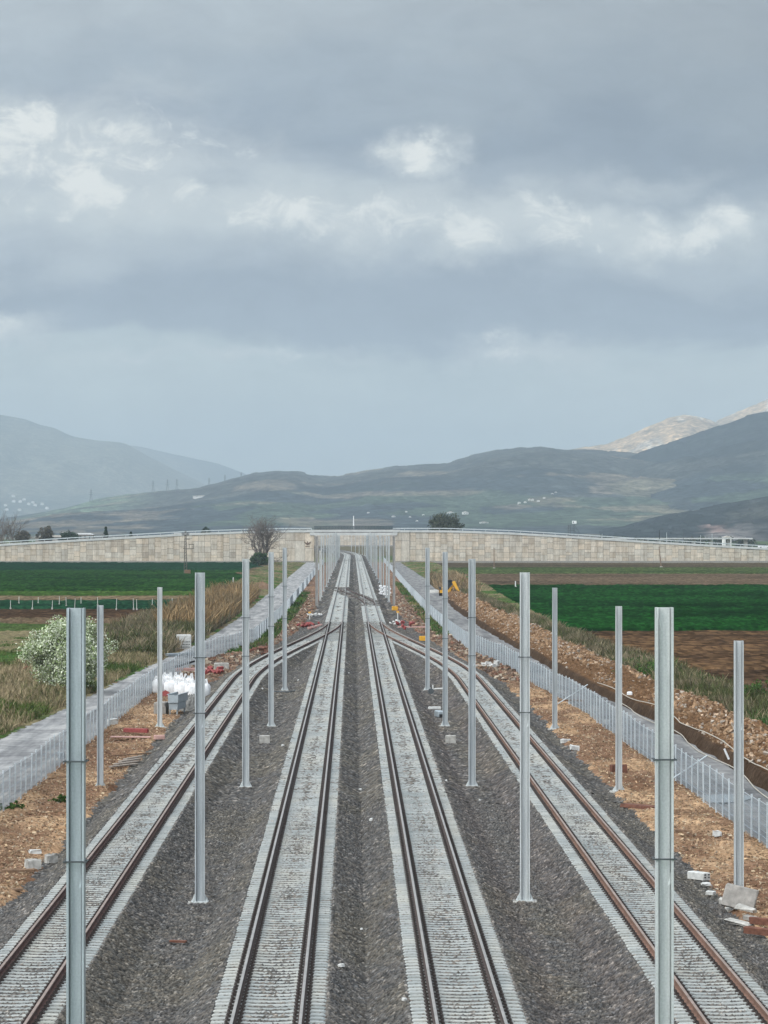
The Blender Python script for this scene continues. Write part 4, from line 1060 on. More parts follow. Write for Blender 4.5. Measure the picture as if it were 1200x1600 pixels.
def tree(name, label, cat, loc, h, w, seed, pal, per=26, leaf=.22, trunk=.25, clumps=60, crown_base=.25, group=None, flat=.9, shape='round', blades_only=False):
    t = thing(name, label, cat, loc, group); rr = random.Random(seed); g = np.random.default_rng(seed)
    mb = MB(); tips = []
    hb = h * crown_base
    mb.tube([(0, 0, -.3), (rr.gauss(0, .1), 0, hb * .6), (rr.gauss(0, .15), rr.gauss(0, .1), max(hb, h * .35))], [trunk, trunk * .8, trunk * .6], 7)
    for k in range(6):
        a = rr.uniform(0, 6.28); v = Vector((math.cos(a) * .7, math.sin(a) * .7, .9)).normalized()
        branches(mb, Vector((0, 0, max(hb * .8, .1))), v, h * .33, trunk * .45, 2, rr, .5, 0, 5, tips)
    mb.build('trunk', M_bark, t)
    C = []; rad = []
    while len(C) < clumps:
        u = g.normal(size=3); u /= np.linalg.norm(u); rr_ = g.random() ** .4
        zc = u[2] * rr_
        if shape == 'cone':
            zz = g.random() ** 1.3; rr2 = (1 - zz) * (0.35 + .65 * g.random()); a = g.random() * 6.28
            C.append((math.cos(a) * rr2 * w / 2, math.sin(a) * rr2 * w / 2, hb + zz * (h - hb))); rad.append(w * .13)
            continue
        bulge = 1 + .22 * math.sin(3 * math.atan2(u[1], u[0]) + seed) + .15 * g.normal()
        C.append((u[0] * rr_ * w / 2 * .86 * bulge, u[1] * rr_ * w / 2 * .86 * bulge, hb + (h - hb) * (.5 + .44 * zc * (1 + .08 * g.normal())))); rad.append(w * g.uniform(.09, .17))
    V, F, col = leafcloud(C, np.array(rad), per, leaf, seed, .85, pal)
    npmesh('crown', V, F, M_leaf, t, col=col)
    return t
# blossoming shrub left of the near mast
bx, by, _ = at(106, 1082, -.6)
BL = [(.58, .61, .46), (.50, .54, .38), (.64, .66, .54), (.36, .42, .24), (.16, .22, .08), (.20, .26, .10), (.46, .50, .34)]
tree('blossoming_tree', 'round bushy tree covered in white blossom beside the left gravel road', 'tree', (bx, by, -.7), 5.5, 5.8, 5, BL, per=190, leaf=.055, trunk=.12, clumps=260, crown_base=.03)
# bare tree before the left wall, with a green bush at its foot
x, d, _ = at(411, 884, -.6)
bt = thing('bare_tree', 'large bare leafless tree standing before the left wall', 'tree', (x, d, -.7))
mb = MB(); rr = random.Random(21); tips = []
for k in range(7):
    a = k * .9 + rr.uniform(-.2, .2); v = Vector((math.cos(a) * .55, math.sin(a) * .4, 1)).normalized()
    branches(mb, Vector((rr.uniform(-.5, .5), rr.uniform(-.5, .5), .3)), v, 5.5, .26, 5, rr, .55, -.012, 4, tips, 3)
mb.build('trunk', M_bark, bt)
GRN_DK = [(.030, .058, .022), (.040, .075, .026), (.022, .045, .018), (.055, .085, .035)]
tree('bush', 'dark green bush at the foot of the bare tree', 'bush', (x - .6, d - 4, -.7), 4.2, 7.5, 8, GRN_DK, per=60, leaf=.2, clumps=60, crown_base=.02)
tree('broad_tree', 'broad dark olive tree rising behind the right wall', 'tree', (wx(698, 1420), 1420, 3), wz(802.5, 1420) - 3, 13.8, 12, [(.045, .055, .035), (.06, .07, .042), (.035, .045, .03), (.085, .085, .06)], per=90, leaf=.26, clumps=90, crown_base=.35, trunk=.5)
OLV = [(.085, .075, .055), (.10, .085, .065), (.07, .065, .045), (.12, .10, .08)]
DKG = [(.025, .045, .025), (.035, .06, .03), (.02, .035, .022)]
for nm, px, yt, yb, w, pal, lab, sh in (
    ('round_tree', 69, 822, 842, 28, OLV, 'round brownish tree behind the left end of the wall', 'round'),
    ('conifer', 165.5, 824, 842, 13, DKG, 'small dark conifer behind the left wall near a pale shed', 'cone'),
    ('conifer', 203, 831, 840, 7, DKG, 'tiny dark conifer right of the other conifer behind the wall', 'cone'),
    ('bush', 318, 823, 835, 17, DKG, 'dark bush showing over the top of the left wall', 'round'),
    ('bush', 104, 831, 842, 36, DKG, 'low dark green bush between the round brown tree and the conifer', 'round'),
    ('bush', 30, 828, 845, 26, OLV, 'brown scrub behind the far left end of the wall', 'round')):
    dd = 1330.0; q = dd / FOC
    tree(nm, lab, 'tree' if 'tree' in nm or nm == 'conifer' else 'bush', (wx(px, dd), dd + 20 * R.random(), wz(yb, dd) - 1.5), (yb - yt) * q + 1.5, w * q, int(px), pal, per=50, leaf=.2, clumps=50, crown_base=.05, trunk=.2, shape=sh)
for px, yt, lab, sd_ in ((3, 800, 'tall bare tree at the left picture edge behind the wall', 3), (21, 812, 'smaller bare tree next to the left picture edge behind the wall', 4)):
    dd = 1360.0; t = thing('bare_tree', lab, 'tree', (wx(px, dd), dd, 3.0)); mb = MB(); rr = random.Random(sd_); hh = wz(yt, dd) - 3
    for k in range(5):
        a = k * 1.26; branches(mb, Vector((0, 0, 0)), Vector((math.cos(a) * .35, math.sin(a) * .35, 1)).normalized(), hh * .42, .2, 3, rr, .38, 0, 4, None, 3)
    mb.build('trunk', M_bark, t)
# trees and hedges dotted on the plain behind the right ramp
for i in range(26):
    px = 870 + i * 13.5 + R.uniform(-6, 6); dd = R.uniform(1750, 2300); q = dd / FOC; hh = R.uniform(2, 5.5)
    if 1180 < px: continue
    tree('plain_tree', 'small dark tree in the hazy scatter behind the right ramp', 'tree', (wx(px, dd), dd, -1), hh + 3, R.uniform(6, 12), 300 + i, DKG + OLV[:1], per=24, leaf=.4, clumps=26, crown_base=.1, group='small trees behind the right ramp')

# ------------------------------------------------------------------ grasses
def blades(name, n, sampler, h, w, pal, seed, label, cat='grass', bend=.35):
    g = np.random.default_rng(seed); X, Y, Z = sampler(g, n); N = len(X)
    cl = vn(X * .9, Y * .5, seed)
    hh = h * (.45 + .75 * g.random(N)) * (.55 + .9 * cl); a = g.random(N) * 6.28; ww = w * (.6 + .8 * g.random(N))
    dx, dy = np.cos(a), np.sin(a); b = g.normal(size=(N, 2)) * bend * hh[:, None]
    B = np.stack([X, Y, Z], 1); sx = np.stack([dx * ww, dy * ww, 0 * ww], 1)
    mid = B + np.stack([b[:, 0] * .35, b[:, 1] * .35, hh * .6], 1); tip = B + np.stack([b[:, 0], b[:, 1], hh], 1)
    V = np.stack([B - sx, B + sx, mid + sx * .7, mid - sx * .7, tip + sx * .15, tip - sx * .15], 1).reshape(-1, 3)
    o = np.arange(N)[:, None] * 6
    F = np.concatenate([o + np.array([[0, 1, 2, 3]]), o + np.array([[3, 2, 4, 5]])])
    pal = np.asarray(pal); c = pal[np.minimum((vn(X * .25, Y * .12, seed + 2) * 1.25 * len(pal) * (.7 + .6 * g.random(N))).astype(int), len(pal) - 1)] * (.7 + .6 * g.random(N))[:, None]
    return tag(npmesh(name, V, F, M_grass, col=np.repeat(c, 6, 0)), label, cat, kind='stuff')
def samp_l(y0, y1, w0, w1):
    def f(g, n):
        Y = np.exp(g.uniform(math.log(y0), math.log(y1), n)); X = road_l(Y) - w0 - (w1 - w0) * g.random(n) ** 1.0
        return X, Y, verge_z(X, Y, X)[0] - .05
    return f
def samp_r(y0, y1, w0, w1):
    def f(g, n):
        Y = np.exp(g.uniform(math.log(y0), math.log(y1), n)); X = bank_out(Y) + w0 + (w1 - w0) * g.random(n)
        return X, Y, np.full(n, -.6)
    return f
DRY = [(.055, .085, .025), (.075, .105, .03), (.20, .165, .095), (.11, .11, .05), (.27, .215, .13)]
GRY = [(.13, .11, .07), (.17, .14, .09), (.085, .085, .042), (.06, .075, .028), (.21, .17, .11)]
def samp_box(px0, px1, py0, py1, z):
    def f(g, n):
        PX = g.uniform(px0, px1, n); D = g.uniform(dist(py1, z), dist(py0, z), n); return (PX - VPX) * D / FOC, D, np.full(n, z)
    return f
blades('dry_grass', 60000, samp_l(175, 330, .4, 11), .55, .032, DRY, 41, 'dry and green grass growing on the verge left of the gravel road')
blades('green_grass', 30000, samp_box(-20, 95, 1000, 1095, -.62), .35, .035, [(.045, .10, .02), (.06, .125, .028), (.035, .08, .018), (.10, .115, .04)], 49, 'low fresh green grass left of and before the blossoming tree')
blades('dry_grass', 45000, samp_l(320, 455, .6, 11), 1.1, .05, GRY, 42, 'grey brown rough grass on the left verge behind the white crate')
blades('tall_reeds', 16000, samp_l(400, 600, .8, 7), 2.1, .07, [(.24, .16, .08), (.29, .20, .105), (.19, .125, .065), (.16, .12, .07)], 43, 'tall tan reeds beside the left road below the bare tree')
blades('dry_grass', 22000, samp_r(150, 300, -.6, 4.0), .8, .04, GRY[:4] + [(.26, .21, .13), (.05, .10, .03)], 44, 'tufts of dry and green grass on the near part of the right bank')
blades('dry_grass', 48000, samp_r(285, 640, -1.4, 3.0), .85, .05, GRY, 45, 'long strip of grey brown grass between the right spoil bank and the fields')
blades('reeds', 5000, samp_r(640, 800, -3, 4), 1.9, .10, [(.24, .17, .10), (.28, .20, .12), (.12, .10, .06)], 46, 'brown reeds behind the yellow digger')
def samp_f(fx, o0, o1, y0, y1):
    def f(g, n):
        Y = np.exp(g.uniform(math.log(y0), math.log(y1), n)); X = fx(Y) + g.uniform(o0, o1, n); return X, Y, np.full(n, -.55)
    return f
GG = [(.045, .10, .022), (.06, .12, .03), (.035, .075, .02), (.09, .12, .04)]
blades('weeds', 5000, samp_f(fence_l, .1, 1.6, 330, 640), .45, .06, GG, 47, 'green weeds along the foot of the left fence')
blades('weeds', 3500, samp_f(fence_r, -1.5, -.1, 380, 760), .45, .06, GG + [(.16, .15, .06)], 48, 'green weeds along the foot of the right fence')
for px, py, ww, hh, lab, pal in ((1195, 1092, 4.6, 1.5, 'leafy green bush on the right bank at the picture edge', GG), (1022, 1062, 3.4, 1.5, 'leafy green bush behind the near right mast', GG), (726, 921, 3.2, 2.0, 'yellow green bush behind the yellow digger', [(.20, .22, .04), (.15, .18, .04), (.10, .13, .03)]),
                         (95, 1256, .7, .5, 'small green weed at the foot of the near left fence', GG), (20, 1265, .9, .5, 'small green weed by the near left fence corner', GG)):
    x, d, _ = at(px, py, -.5); t = thing('bush', lab, 'bush', (x, d, -.7)); g = np.random.default_rng(int(px))
    C = g.normal(size=(40, 3)) * np.array([ww * .24, ww * .24, hh * .22]) + np.array([0, 0, hh * .5])
    V, F, col = leafcloud(C, ww * .10, 50, .05 if d > 150 else .03, int(px), .8, pal); npmesh('foliage', V, F, M_leaf, t, col=col)
    mb = MB(); 
    for k in range(7): mb.tube([(0, 0, 0), (g.normal() * ww * .1, g.normal() * ww * .1, hh * .4), (g.normal() * ww * .25, g.normal() * ww * .2, hh * .8)], [.03, .02, .01], 4)
    mb.build('stems', M_bark, t)

# ------------------------------------------------------------------ things lying along the line
def bag(px, py, w, h, label, seed):
    x, d, _ = at(px, py, -.5); t = thing('bulk_bag', label, 'sack', (x, d, -.52), 'white bulk sacks'); rr = random.Random(seed)
    mb = MB(); rings = [(0, .86), (.12, 1.0), (.45, 1.08), (.72, 1.02), (.85, .78), (.90, .46), (.94, .30), (1.0, .40)]; n = 20; vs = []
    ph = [rr.uniform(0, 6.28) for _ in range(4)]
    for (z, r) in rings:
        for k in range(n):
            a = 2 * math.pi * k / n; c, s_ = math.cos(a), math.sin(a); q = 1 / max(abs(c), abs(s_)) ** .55
            f = 1 + .05 * math.sin(5 * a + ph[0] + z * 4) + .085 * math.sin(8 * a + ph[1] + z * 2) * (z + .15) + .03 * math.sin(3 * a + ph[2] + z * 7)
            vs.append((c * q * r * w / 2 * f, s_ * q * r * w / 2 * f, z * h + .02 * math.sin(4 * a + ph[3])))
    fs = [(i * n + k, i * n + (k + 1) % n, i * n + n + (k + 1) % n, i * n + n + k) for i in range(len(rings) - 1) for k in range(n)] + [tuple(range(n - 1, -1, -1)), tuple(range(len(vs) - n, len(vs)))]
    mb.add(vs, fs); mb.build('sack_body', M_white, t, True)
    for sx in (-1, 1):
        for sy in (-1, 1):
            a, b = sx * w * .36, sy * w * .36; hh = h * rr.uniform(1.0, 1.16)
            mb = MB(); mb.tube([(a, b, h * .66), (a * .9, b * .95, h * .9), (a * .75, b * .9, hh), (a * .5, b * .9, hh - .03), (a * .42, b * .85, h * .84)], [.05, .045, .04, .045, .05], 4); mb.build('lifting_loop', M_white, t)
for k, (px, py, w, h, lab) in enumerate([(249, 1083, .82, 1.15, 'leftmost white sack of the group, partly behind the shorter mast'), (268, 1087, .84, 1.2, 'white sack right behind the shorter mast with red sheet at its foot'),
    (284, 1091, .85, 1.25, 'white sack in the front middle, behind the blue grey steel trough'), (301, 1094, .86, 1.28, 'white sack in front, left of the glinting mast above the tarpaulin heap'), (317, 1093, .84, 1.25, 'white sack mostly hidden behind the glinting tall mast'),
    (262, 1079, .8, 1.2, 'white sack in the back row between the two left ones'), (279, 1081, .8, 1.22, 'white sack in the back row behind the middle ones'), (295, 1083, .8, 1.22, 'white sack in the back row behind the right ones')]):
    bag(px, py, w * 1.1, h, lab, 60 + k)
x, d, _ = at(271, 1117, -.5)
t = thing('steel_trough', 'blue grey steel channel trough on short legs in front of the white sacks', 'trough', (x, d, -.55), rz=-.12)
mb = MB()
for (c, s_) in (((0, 1.7, .82), (.62, 3.6, .04)), ((-.3, 1.7, 1.06), (.04, 3.6, .48)), ((.3, 1.7, 1.06), (.04, 3.6, .48)), ((0, -.08, 1.06), (.56, .03, .44))): mb.box(c, s_)
mb.box((-.34, 1.7, 1.31), (.12, 3.6, .03)); mb.box((.34, 1.7, 1.31), (.12, 3.6, .03)); mb.build('channel', M_steelblue, t)
mb = MB(); mb.cbox((0, 1.5, .58), (.58, 3.0, .42), .03); mb.build('lower_beam', M_steelblue, t)
for a in (-.22, .22):
    for b in (.1, 2.8): mb = MB(); mb.box((a, b, .18), (.08, .08, .38)); mb.build('leg', M_steelblue, t)
mb = MB(); mb.cbox((-.85, .6, .45), (.7, 1.5, .75), .05); mb.box((-.6, -.3, .35), (.35, .06, .5)); mb.build('side_casing', M_concd, t)
def heap(name, label, cat, px, py, wx_, wy_, h, mat, seed, pal=None, z=-.52):
    x, d, _ = at(px, py, z); n = 46; u = np.linspace(-1, 1, n); X, Y = np.meshgrid(u, u); r = np.sqrt(X ** 2 + Y ** 2)
    Z = h * np.clip(1 - r ** 2.2, 0, 1) ** .7 * (.45 + 1.1 * fbm(X * 2 + seed, Y * 2, seed, 4)) + .12 * h * np.abs(fbm(X * 7, Y * 7, seed + 1, 3) - .5) * (r < 1) * 4 - .05
    o = npmesh(name, np.stack([X * wx_ / 2, Y * wy_ / 2, Z], -1).reshape(-1, 3), gridfaces(n, n), mat); o.location = (x, d + wy_ / 2, z)
    return tag(o, label, cat)
heap('tarpaulin_heap', 'crumpled grey tarpaulin heap right of the blue grey trough, under the white sacks', 'tarpaulin', 298, 1112, 1.9, 2.6, 1.0, M_tarp, 5)
heap('red_sheet', 'dark red crumpled sheet between a white sack and the trough', 'sheet', 258, 1091, .9, .8, .45, M_red, 6)
x, d, _ = at(284, 1086, -.5)
mb = MB(); mb.tube([(0, 0, .2), (.1, 0, .8), (.42, 0, 1.45)], .03, 5); tag(mb.build('black_strap', M_blk, None, loc=(x, d - .6, -.5)), 'black strap running up between two front white sacks', 'strap')
# white crate of ducts outside the left fence
x, d, _ = at(287.5, 1013, -.55)
t = thing('duct_crate', 'big white crate with rows of dark holes standing outside the left fence', 'crate', (x, d, -.6), rz=.1)
mb = MB(); mb.cbox((0, .75, .68), (1.42, 1.5, 1.34), .05); mb.build('crate_body', M_wplast, t)
for r_ in range(3):
    for c_ in range(6):
        mb = MB(); mb.tube([(-.18 + c_ * .14, -.03, .18 + r_ * .25), (-.18 + c_ * .14, .004, .18 + r_ * .25)], .05, 8); mb.build('duct_hole', M_blk, t)
mb = MB(); mb.box((-.42, -.012, .75), (.05, .03, .3)); mb.box((-.34, -.012, .72), (.04, .03, .2)); mb.build('side_slots', M_concd, t)
x, d, _ = at(279, 1024, -.55); t = thing('steel_bundle', 'bundle of blue grey steel sections lying before the white crate by the fence', 'steel', (x - .3, d, -.58), rz=-.6)
for k in range(4): mb = MB(); mb.cbox((k * .26, 0, .12 + .05 * (k % 2)), (.2, 4.4, .2), .02); mb.build('section', M_steelblue, t)
def block(name, px, py, sx, sy, sz, mat, label, cat, rz=0, z=-.5, holes=0, ry=0, bev=.02, group=None, rx=0):
    x, d, _ = at(px, py, z); t = thing(name, label, cat, (x, d + sy / 2, z), group); t.rotation_euler = (math.radians(rx), math.radians(ry), math.radians(rz))
    mb = MB(); mb.cbox((0, 0, sz / 2 - .02), (sx, sy, sz), bev); mb.build(name.split('_')[-1] + '_body' if holes else 'body', mat, t)
    for h_ in range(holes):
        mb = MB(); cx = (-.25 + .5 * (h_ % 2)) * sx; cz = sz * (.3 + .35 * (h_ // 2)); mb.box((cx, -sy / 2 - .003, cz), (sx * .2, .012, sz * .16)); mb.build('hole', M_blk, t)
    return t
block('concrete_block', 346, 1050, 1.15, .7, .75, M_conc, 'pale concrete block inside the left fence beside the red netting', 'block', 8, bev=.04)
block('concrete_block', 413.5, 1161, .55, .45, .42, M_conc, 'small light grey concrete block between the third and fourth left masts', 'block', 3, -.47)
block('concrete_block', 704.5, 1161, .56, .45, .42, M_conc, 'small light grey concrete block between the third and fourth right masts', 'block', -3, -.47)
block('perforated_block', 1094, 1375, .30, .85, .24, M_wplast, 'white perforated building block on the ballast edge before the outer right mast', 'block', 33, -.42, 4)
# planks and broken slab before the nearest outer right mast
def plank(px, py, sx, sy, sz, mat, label, rz, rx=0, ry=0, z=-.42, dz=0.0, name='plank', cat='plank'):
    x, d, _ = at(px, py, z); mb = MB(); mb.cbox((0, 0, 0), (sx, sy, sz), min(.03, min(sx, sy, sz) * .3))
    q = .16 if name in ('rubble', 'scrap', 'concrete_lump', 'concrete_piece', 'broken_slab') else .05
    mb.v = [(vx + R.gauss(0, q) * min(sx, .4) * .5, vy + R.gauss(0, q) * min(sy, .4) * .5, vz + R.gauss(0, q) * sz * .6) for vx, vy, vz in mb.v]
    o = mb.build(name, mat, None); o.location = (x, d, z + dz); o.rotation_euler = (math.radians(rx), math.radians(ry), math.radians(rz)); return tag(o, label, cat)
plank(1156, 1424, 1.0, .10, .66, M_concd, 'upright brown grey slab leaning at the foot of nearest outer right mast', -14, -20, 12, dz=.40, name='leaning_slab', cat='slab')
plank(1146, 1422, 1.15, .24, .14, M_conc, 'pale concrete sleeper piece lying before the leaning slab', -58, 0, 8, dz=.16, name='concrete_piece', cat='concrete piece')
plank(1166, 1432, .75, .16, .12, M_conc, 'lighter concrete piece lying to the right against the leaning slab', -50, 0, 8, dz=.22, name='concrete_piece', cat='concrete piece')
plank(1155, 1444, .95, .34, .10, M_conc, 'flat broken slab lying on the ballast below the leaning slab', -48, 0, 6, dz=.04, name='broken_slab', cat='slab')
plank(1176, 1441, .62, .2, .13, M_concd, 'brownish plank end beside the flat broken slab', -46, 0, 5, dz=.10)
plank(1188, 1440, .4, .14, .12, M_conc, 'short pale concrete end right of the brownish plank', -44, dz=.05, name='concrete_piece', cat='concrete piece')
plank(1197, 1463, .14, 1.6, .2, M_red if False else M_rustplate, 'dark red steel beam at the right picture edge', 42, dz=.12, name='steel_beam', cat='beam')
plank(1203, 1449, .14, 1.5, .2, M_rustplate, 'second dark red steel beam lying behind the first at the right edge', 42, dz=.15, name='steel_beam', cat='beam')
plank(1104, 1384, .26, .22, .1, M_wplast, 'white scrap on the ballast between the perforated block and the slab', 20, dz=.05, name='scrap', cat='scrap')
plank(1111, 1398, .18, .3, .12, M_wplast, 'whitish rubble piece on the ballast just left of the leaning slab', 50, dz=.06, name='rubble', cat='rubble')
plank(1120, 1307, .3, .25, .22, M_wplast, 'white lump against the foot of the near right fence', 10, dz=.1, name='rubble', cat='rubble')
plank(972, 1208, .48, .14, .40, M_rustplate, 'rusty steel box behind the second outer right mast', 6, -8, dz=.2, name='rusty_box', cat='box')
plank(958, 1208, .25, .3, .42, M_rustplate, 'rusty plate on the left of the second outer right mast', 20, dz=.18, name='rusty_plate', cat='plate')
plank(1033, 1306, .5, .3, .18, M_blk, 'dark steel offcut lying left of the nearest right mast', 30, dz=.1, name='steel_offcut', cat='offcut')
plank(1064, 1304, .42, .2, .16, M_woodb, 'short brown log end just right of the nearest right mast', 0, dz=.12, name='log', cat='log')
plank(1000, 1262, .5, 1.9, .14, M_rustplate, 'rusty beam along the ballast edge in front of second outer right mast', 38, dz=.05, name='steel_beam', cat='beam')
plank(884, 1160, .5, .3, .2, M_wplast, 'white crumpled sack on the ballast edge past the farthest outer right mast', 30, dz=.08, name='scrap', cat='scrap')
plank(897, 1171, .45, .4, .24, M_wplast, 'white curled scrap nearer than the crumpled sack on the ballast edge', 10, 0, 10, dz=.08, name='scrap', cat='scrap')
plank(948, 1131, .35, .3, .25, M_wplast, 'white rubble lump by the right fence beyond the second outer mast', 10, dz=.1, name='rubble', cat='rubble')
plank(889, 1097, 2.0, .12, .12, M_woodb, 'dark timber lying under the right fence beyond the outer masts', 0, dz=.1, name='timber', cat='timber')
# left foreground debris
plank(52, 1355, .5, .4, .28, M_conc, 'larger pale concrete lump at lower left on the edge of the wood chips', 25, dz=.12, name='concrete_lump', cat='lump')
plank(80, 1346, .36, .3, .28, M_conc, 'smaller pale concrete lump just left of the nearest left mast', 40, dz=.12, name='concrete_lump', cat='lump')
plank(56, 1336, .4, .3, .12, M_wplast, 'white broken block above the two concrete lumps at lower left', 15, dz=.14, name='scrap', cat='scrap')
plank(30, 1362, 1.1, .16, .1, M_woodb, 'brown timber lying among chips left of the concrete lumps', 12, dz=.06, name='timber', cat='timber')
plank(15, 1392, .9, .2, .08, M_woodb, 'dark timber at the left edge at the bottom of the wood chips', 35, dz=.04, name='timber', cat='timber')
for k in range(4):
    plank(193 + k * 5, 1197 - k * 3, .22, 2.4, .07, M_wood, ['first grey plank, lowest of the little stack by the left ballast edge', 'second grey plank of the little stack by the left ballast edge', 'third grey plank of the little stack by the left ballast edge', 'last grey plank, farthest of the little stack by the left ballast edge'][k], -28 + k * 4, dz=.05 + .03 * k)
plank(213, 1146, 1.5, .24, .22, M_red, 'red beam lying on the wood chips left of the outer left mast', -24, dz=.18, name='red_beam', cat='beam')
plank(205, 1154, 2.2, .5, .06, M_pink, 'faded pinkish board lying flat before the red beam', -6, dz=.1, name='board', cat='board')
plank(249, 1155, .55, .5, .22, M_pink, 'pinkish slab at the ballast edge below the outer left mast', 12, dz=.12, name='pink_slab', cat='slab')
plank(205, 1180, 3.0, .07, .06, M_woodb, 'thin dark timber beside the little plank stack at left', 50, dz=.05, name='timber', cat='timber')
plank(96, 1186, .35, .3, .3, M_steelblue, 'small grey box at the foot of the near left fence', 10, dz=.2, name='small_box', cat='box')
plank(175, 1131, .6, .5, .3, M_wplast, 'pale lump at the foot of the left fence beyond the outer mast', 20, dz=.12, name='rubble', cat='rubble')
plank(279, 1473, .16, .5, .06, M_rustplate, 'small rusty plate lying in the left ballast trough', 68, dz=.05, name='rusty_plate', cat='plate', z=-.45)
# more along the narrowing strips
plank(300, 1049, 2.6, .8, .25, M_pink, 'pinkish timber pallet behind the white sacks by the left fence', 4, dz=.15, name='pallet', cat='pallet')
plank(293, 1043, .14, 3.2, .14, M_blk, 'black bar slanting on the pallet behind the white sacks', -40, 10, dz=.35, name='bar', cat='bar')
def net(px, py, w, h, n, label, seed, mat=M_red, name='red_netting', cat='netting'):
    x, d, _ = at(px, py, -.45); rr = random.Random(seed); mb = MB()
    for k in range(n): mb.cbox((rr.uniform(-w / 2, w / 2), rr.uniform(0, 1.5), rr.uniform(.08, h)), (rr.uniform(.2, .6), rr.uniform(.1, .4), rr.uniform(.1, .35)), .03, rot(rr.uniform(-40, 40), rr.uniform(-40, 40), rr.uniform(0, 180)))
    tag(mb.build(name, mat, None, loc=(x, d, -.45)), label, cat)
net(482, 983, 2.4, .7, 16, 'crumpled red safety netting on the dirt left of the turnout', 3)
plank(492, 983, 1.9, .25, .2, M_pink, 'pinkish curved plastic pipe right of the red netting', 30, 0, -12, dz=.3, name='pipe', cat='pipe')
net(333, 1053, 1.3, .5, 12, 'red netting scraps beside the pale concrete block by the left siding', 4)
net(405, 1025, 1.8, .8, 10, 'reddish brown debris heap by the left siding near the third mast', 5, M_rustplate, 'debris_heap', 'debris')
net(634, 984, 2.0, .9, 12, 'dark red barrels and scraps lying right of the turnout', 6, M_red, 'red_barrels', 'barrels')
net(619, 976, 1.8, .45, 9, 'white plastic scraps left of the red barrels', 7, M_wplast, 'white_scraps', 'scraps')
net(489, 963, 2.2, .3, 9, 'white scraps scattered on the dirt beyond the red netting', 8, M_wplast, 'white_scraps', 'scraps')
plank(617, 954, .75, .5, .55, M_yel, 'yellow box at the foot of the brown right mast', 10, dz=.3, name='yellow_box', cat='box')
plank(660, 1001, .62, .5, .45, M_yel, 'yellow box beside the right siding near the fifth right mast', 5, dz=.25, name='yellow_box', cat='box')
for px, py, lab in ((484, 968, 'yellow headed marker stake beyond the red netting'), (621.5, 967, 'yellow headed marker stake beyond the dark red barrels')):
    x, d, _ = at(px, py, -.5); t = thing('marker_stake', lab, 'stake', (x, d, -.5)); mb = MB(); mb.tube([(0, 0, 0), (0, 0, .8)], .08, 6); mb.build('stake', M_wplast, t); mb = MB(); mb.cbox((0, 0, .88), (.32, .12, .2), .03); mb.build('head', M_yel, t)
plank(650, 981, 4.2, .3, .14, M_pink, 'long pale board lying behind the red barrels towards the fence', -3, dz=.1, name='board', cat='board')
plank(750, 1042, 3.2, .6, .14, M_conc, 'pale slab on the dirt by the right siding before the fence', -20, dz=.1, name='slab', cat='slab')
for k, (px, py) in enumerate(((756, 1041), (763, 1040), (770, 1043), (776, 1038))):
    plank(px, py, .45, .4, .35, M_wplast, ['leftmost', 'second', 'third', 'rightmost'][k] + ' of four white rubble lumps by the right siding', 20 * k, dz=.12, name='rubble', cat='rubble', )
# white stacked blocks in the far right file
k = 0
for row in range(5):
    for c_ in range(3):
        x, d, _ = at(594.5 + c_ * 6.2 + (row % 2) * 1.5, 930.5 - 2.0 * (2 - c_) * .4, -.5)
        mb = MB(); mb.cbox((0, 0, .17), (.55, 1.4, .26), .06)
        o = mb.build('white_block', M_white, None, loc=(x, d + R.uniform(-.1, .1), -.5 + row * .33)); o.rotation_euler = (0, 0, R.uniform(-.06, .06))
        tag(o, 'rounded white block in the white stack among the far right masts', 'block', 'white blocks stacked among the far masts'); k += 1
# cabinets and pipes by the fourth right mast
x, d, _ = at(690, 1121, -.45); t = thing('point_machine', 'steel point machine casing left of the fourth right mast', 'machine', (x, d, -.47), rz=.12)
mb = MB(); mb.cbox((0, .8, .22), (.42, 1.7, .34), .04); mb.build('casing', M_steelblue, t); mb = MB(); mb.cbox((-.12, 2.1, .5), (.75, .4, .14), .03); mb.build('lid', M_wplast, t); mb = MB(); mb.box((0, -.08, .12), (.3, .1, .2)); mb.build('drive_box', M_blk, t)
x, d, _ = at(681, 1084, -.45); t = thing('ground_signal', 'small white frame with a cross tube beside the fifth right mast', 'signal', (x, d, -.47))
mb = MB(); mb.tube([(-.2, 0, 0), (-.2, 0, .62)], .05, 6); mb.tube([(-.2, 0, .35), (.65, 0, .38)], .06, 6); mb.build('tube_frame', M_wplast, t); mb = MB(); mb.tube([(-.34, -.1, .2), (-.34, .1, .2)], .2, 12); mb.build('wheel', M_band, t)
x, d, _ = at(447, 1080, -.45); mb = MB(); mb.tube([(-.9, 0, 0.02), (.1, -.1, -.02), (1.1, .3, .12)], .045, 5); tag(mb.build('steel_bar', M_band, None, loc=(x, d - 1.0, -.43)), 'dark steel bar lying across the foot of the fifth left mast', 'bar')
# fence bracing, puddle, sign plates
for px, py, lab in ((895, 1100, 'pale prop slanting against the right fence beyond the second outer mast'), (1072, 1225, 'pale prop slanting against the right fence beside the nearest right mast')):
    x, d, _ = at(px, py, -.5); mb = MB(); mb.tube([(-1.0, -.6, .05), (1.0, .4, 1.25)], .035, 5); tag(mb.build('fence_prop', M_post, None, loc=(x, d, -.5)), lab, 'prop')
x, d, _ = at(1124, 1249, -.6); n = 30; pv = [(1.35 * math.cos(a) * (1 + .2 * math.sin(3 * a)), 2.6 * math.sin(a) * (1 + .15 * math.sin(2 * a + 1)), 0) for a in [2 * math.pi * k / n for k in range(n)]]
mb = MB(); mb.add(pv, [tuple(range(n))]); o = mb.build('puddle', M_water, None, loc=(x, d, -.565)); tag(o, kind='structure')
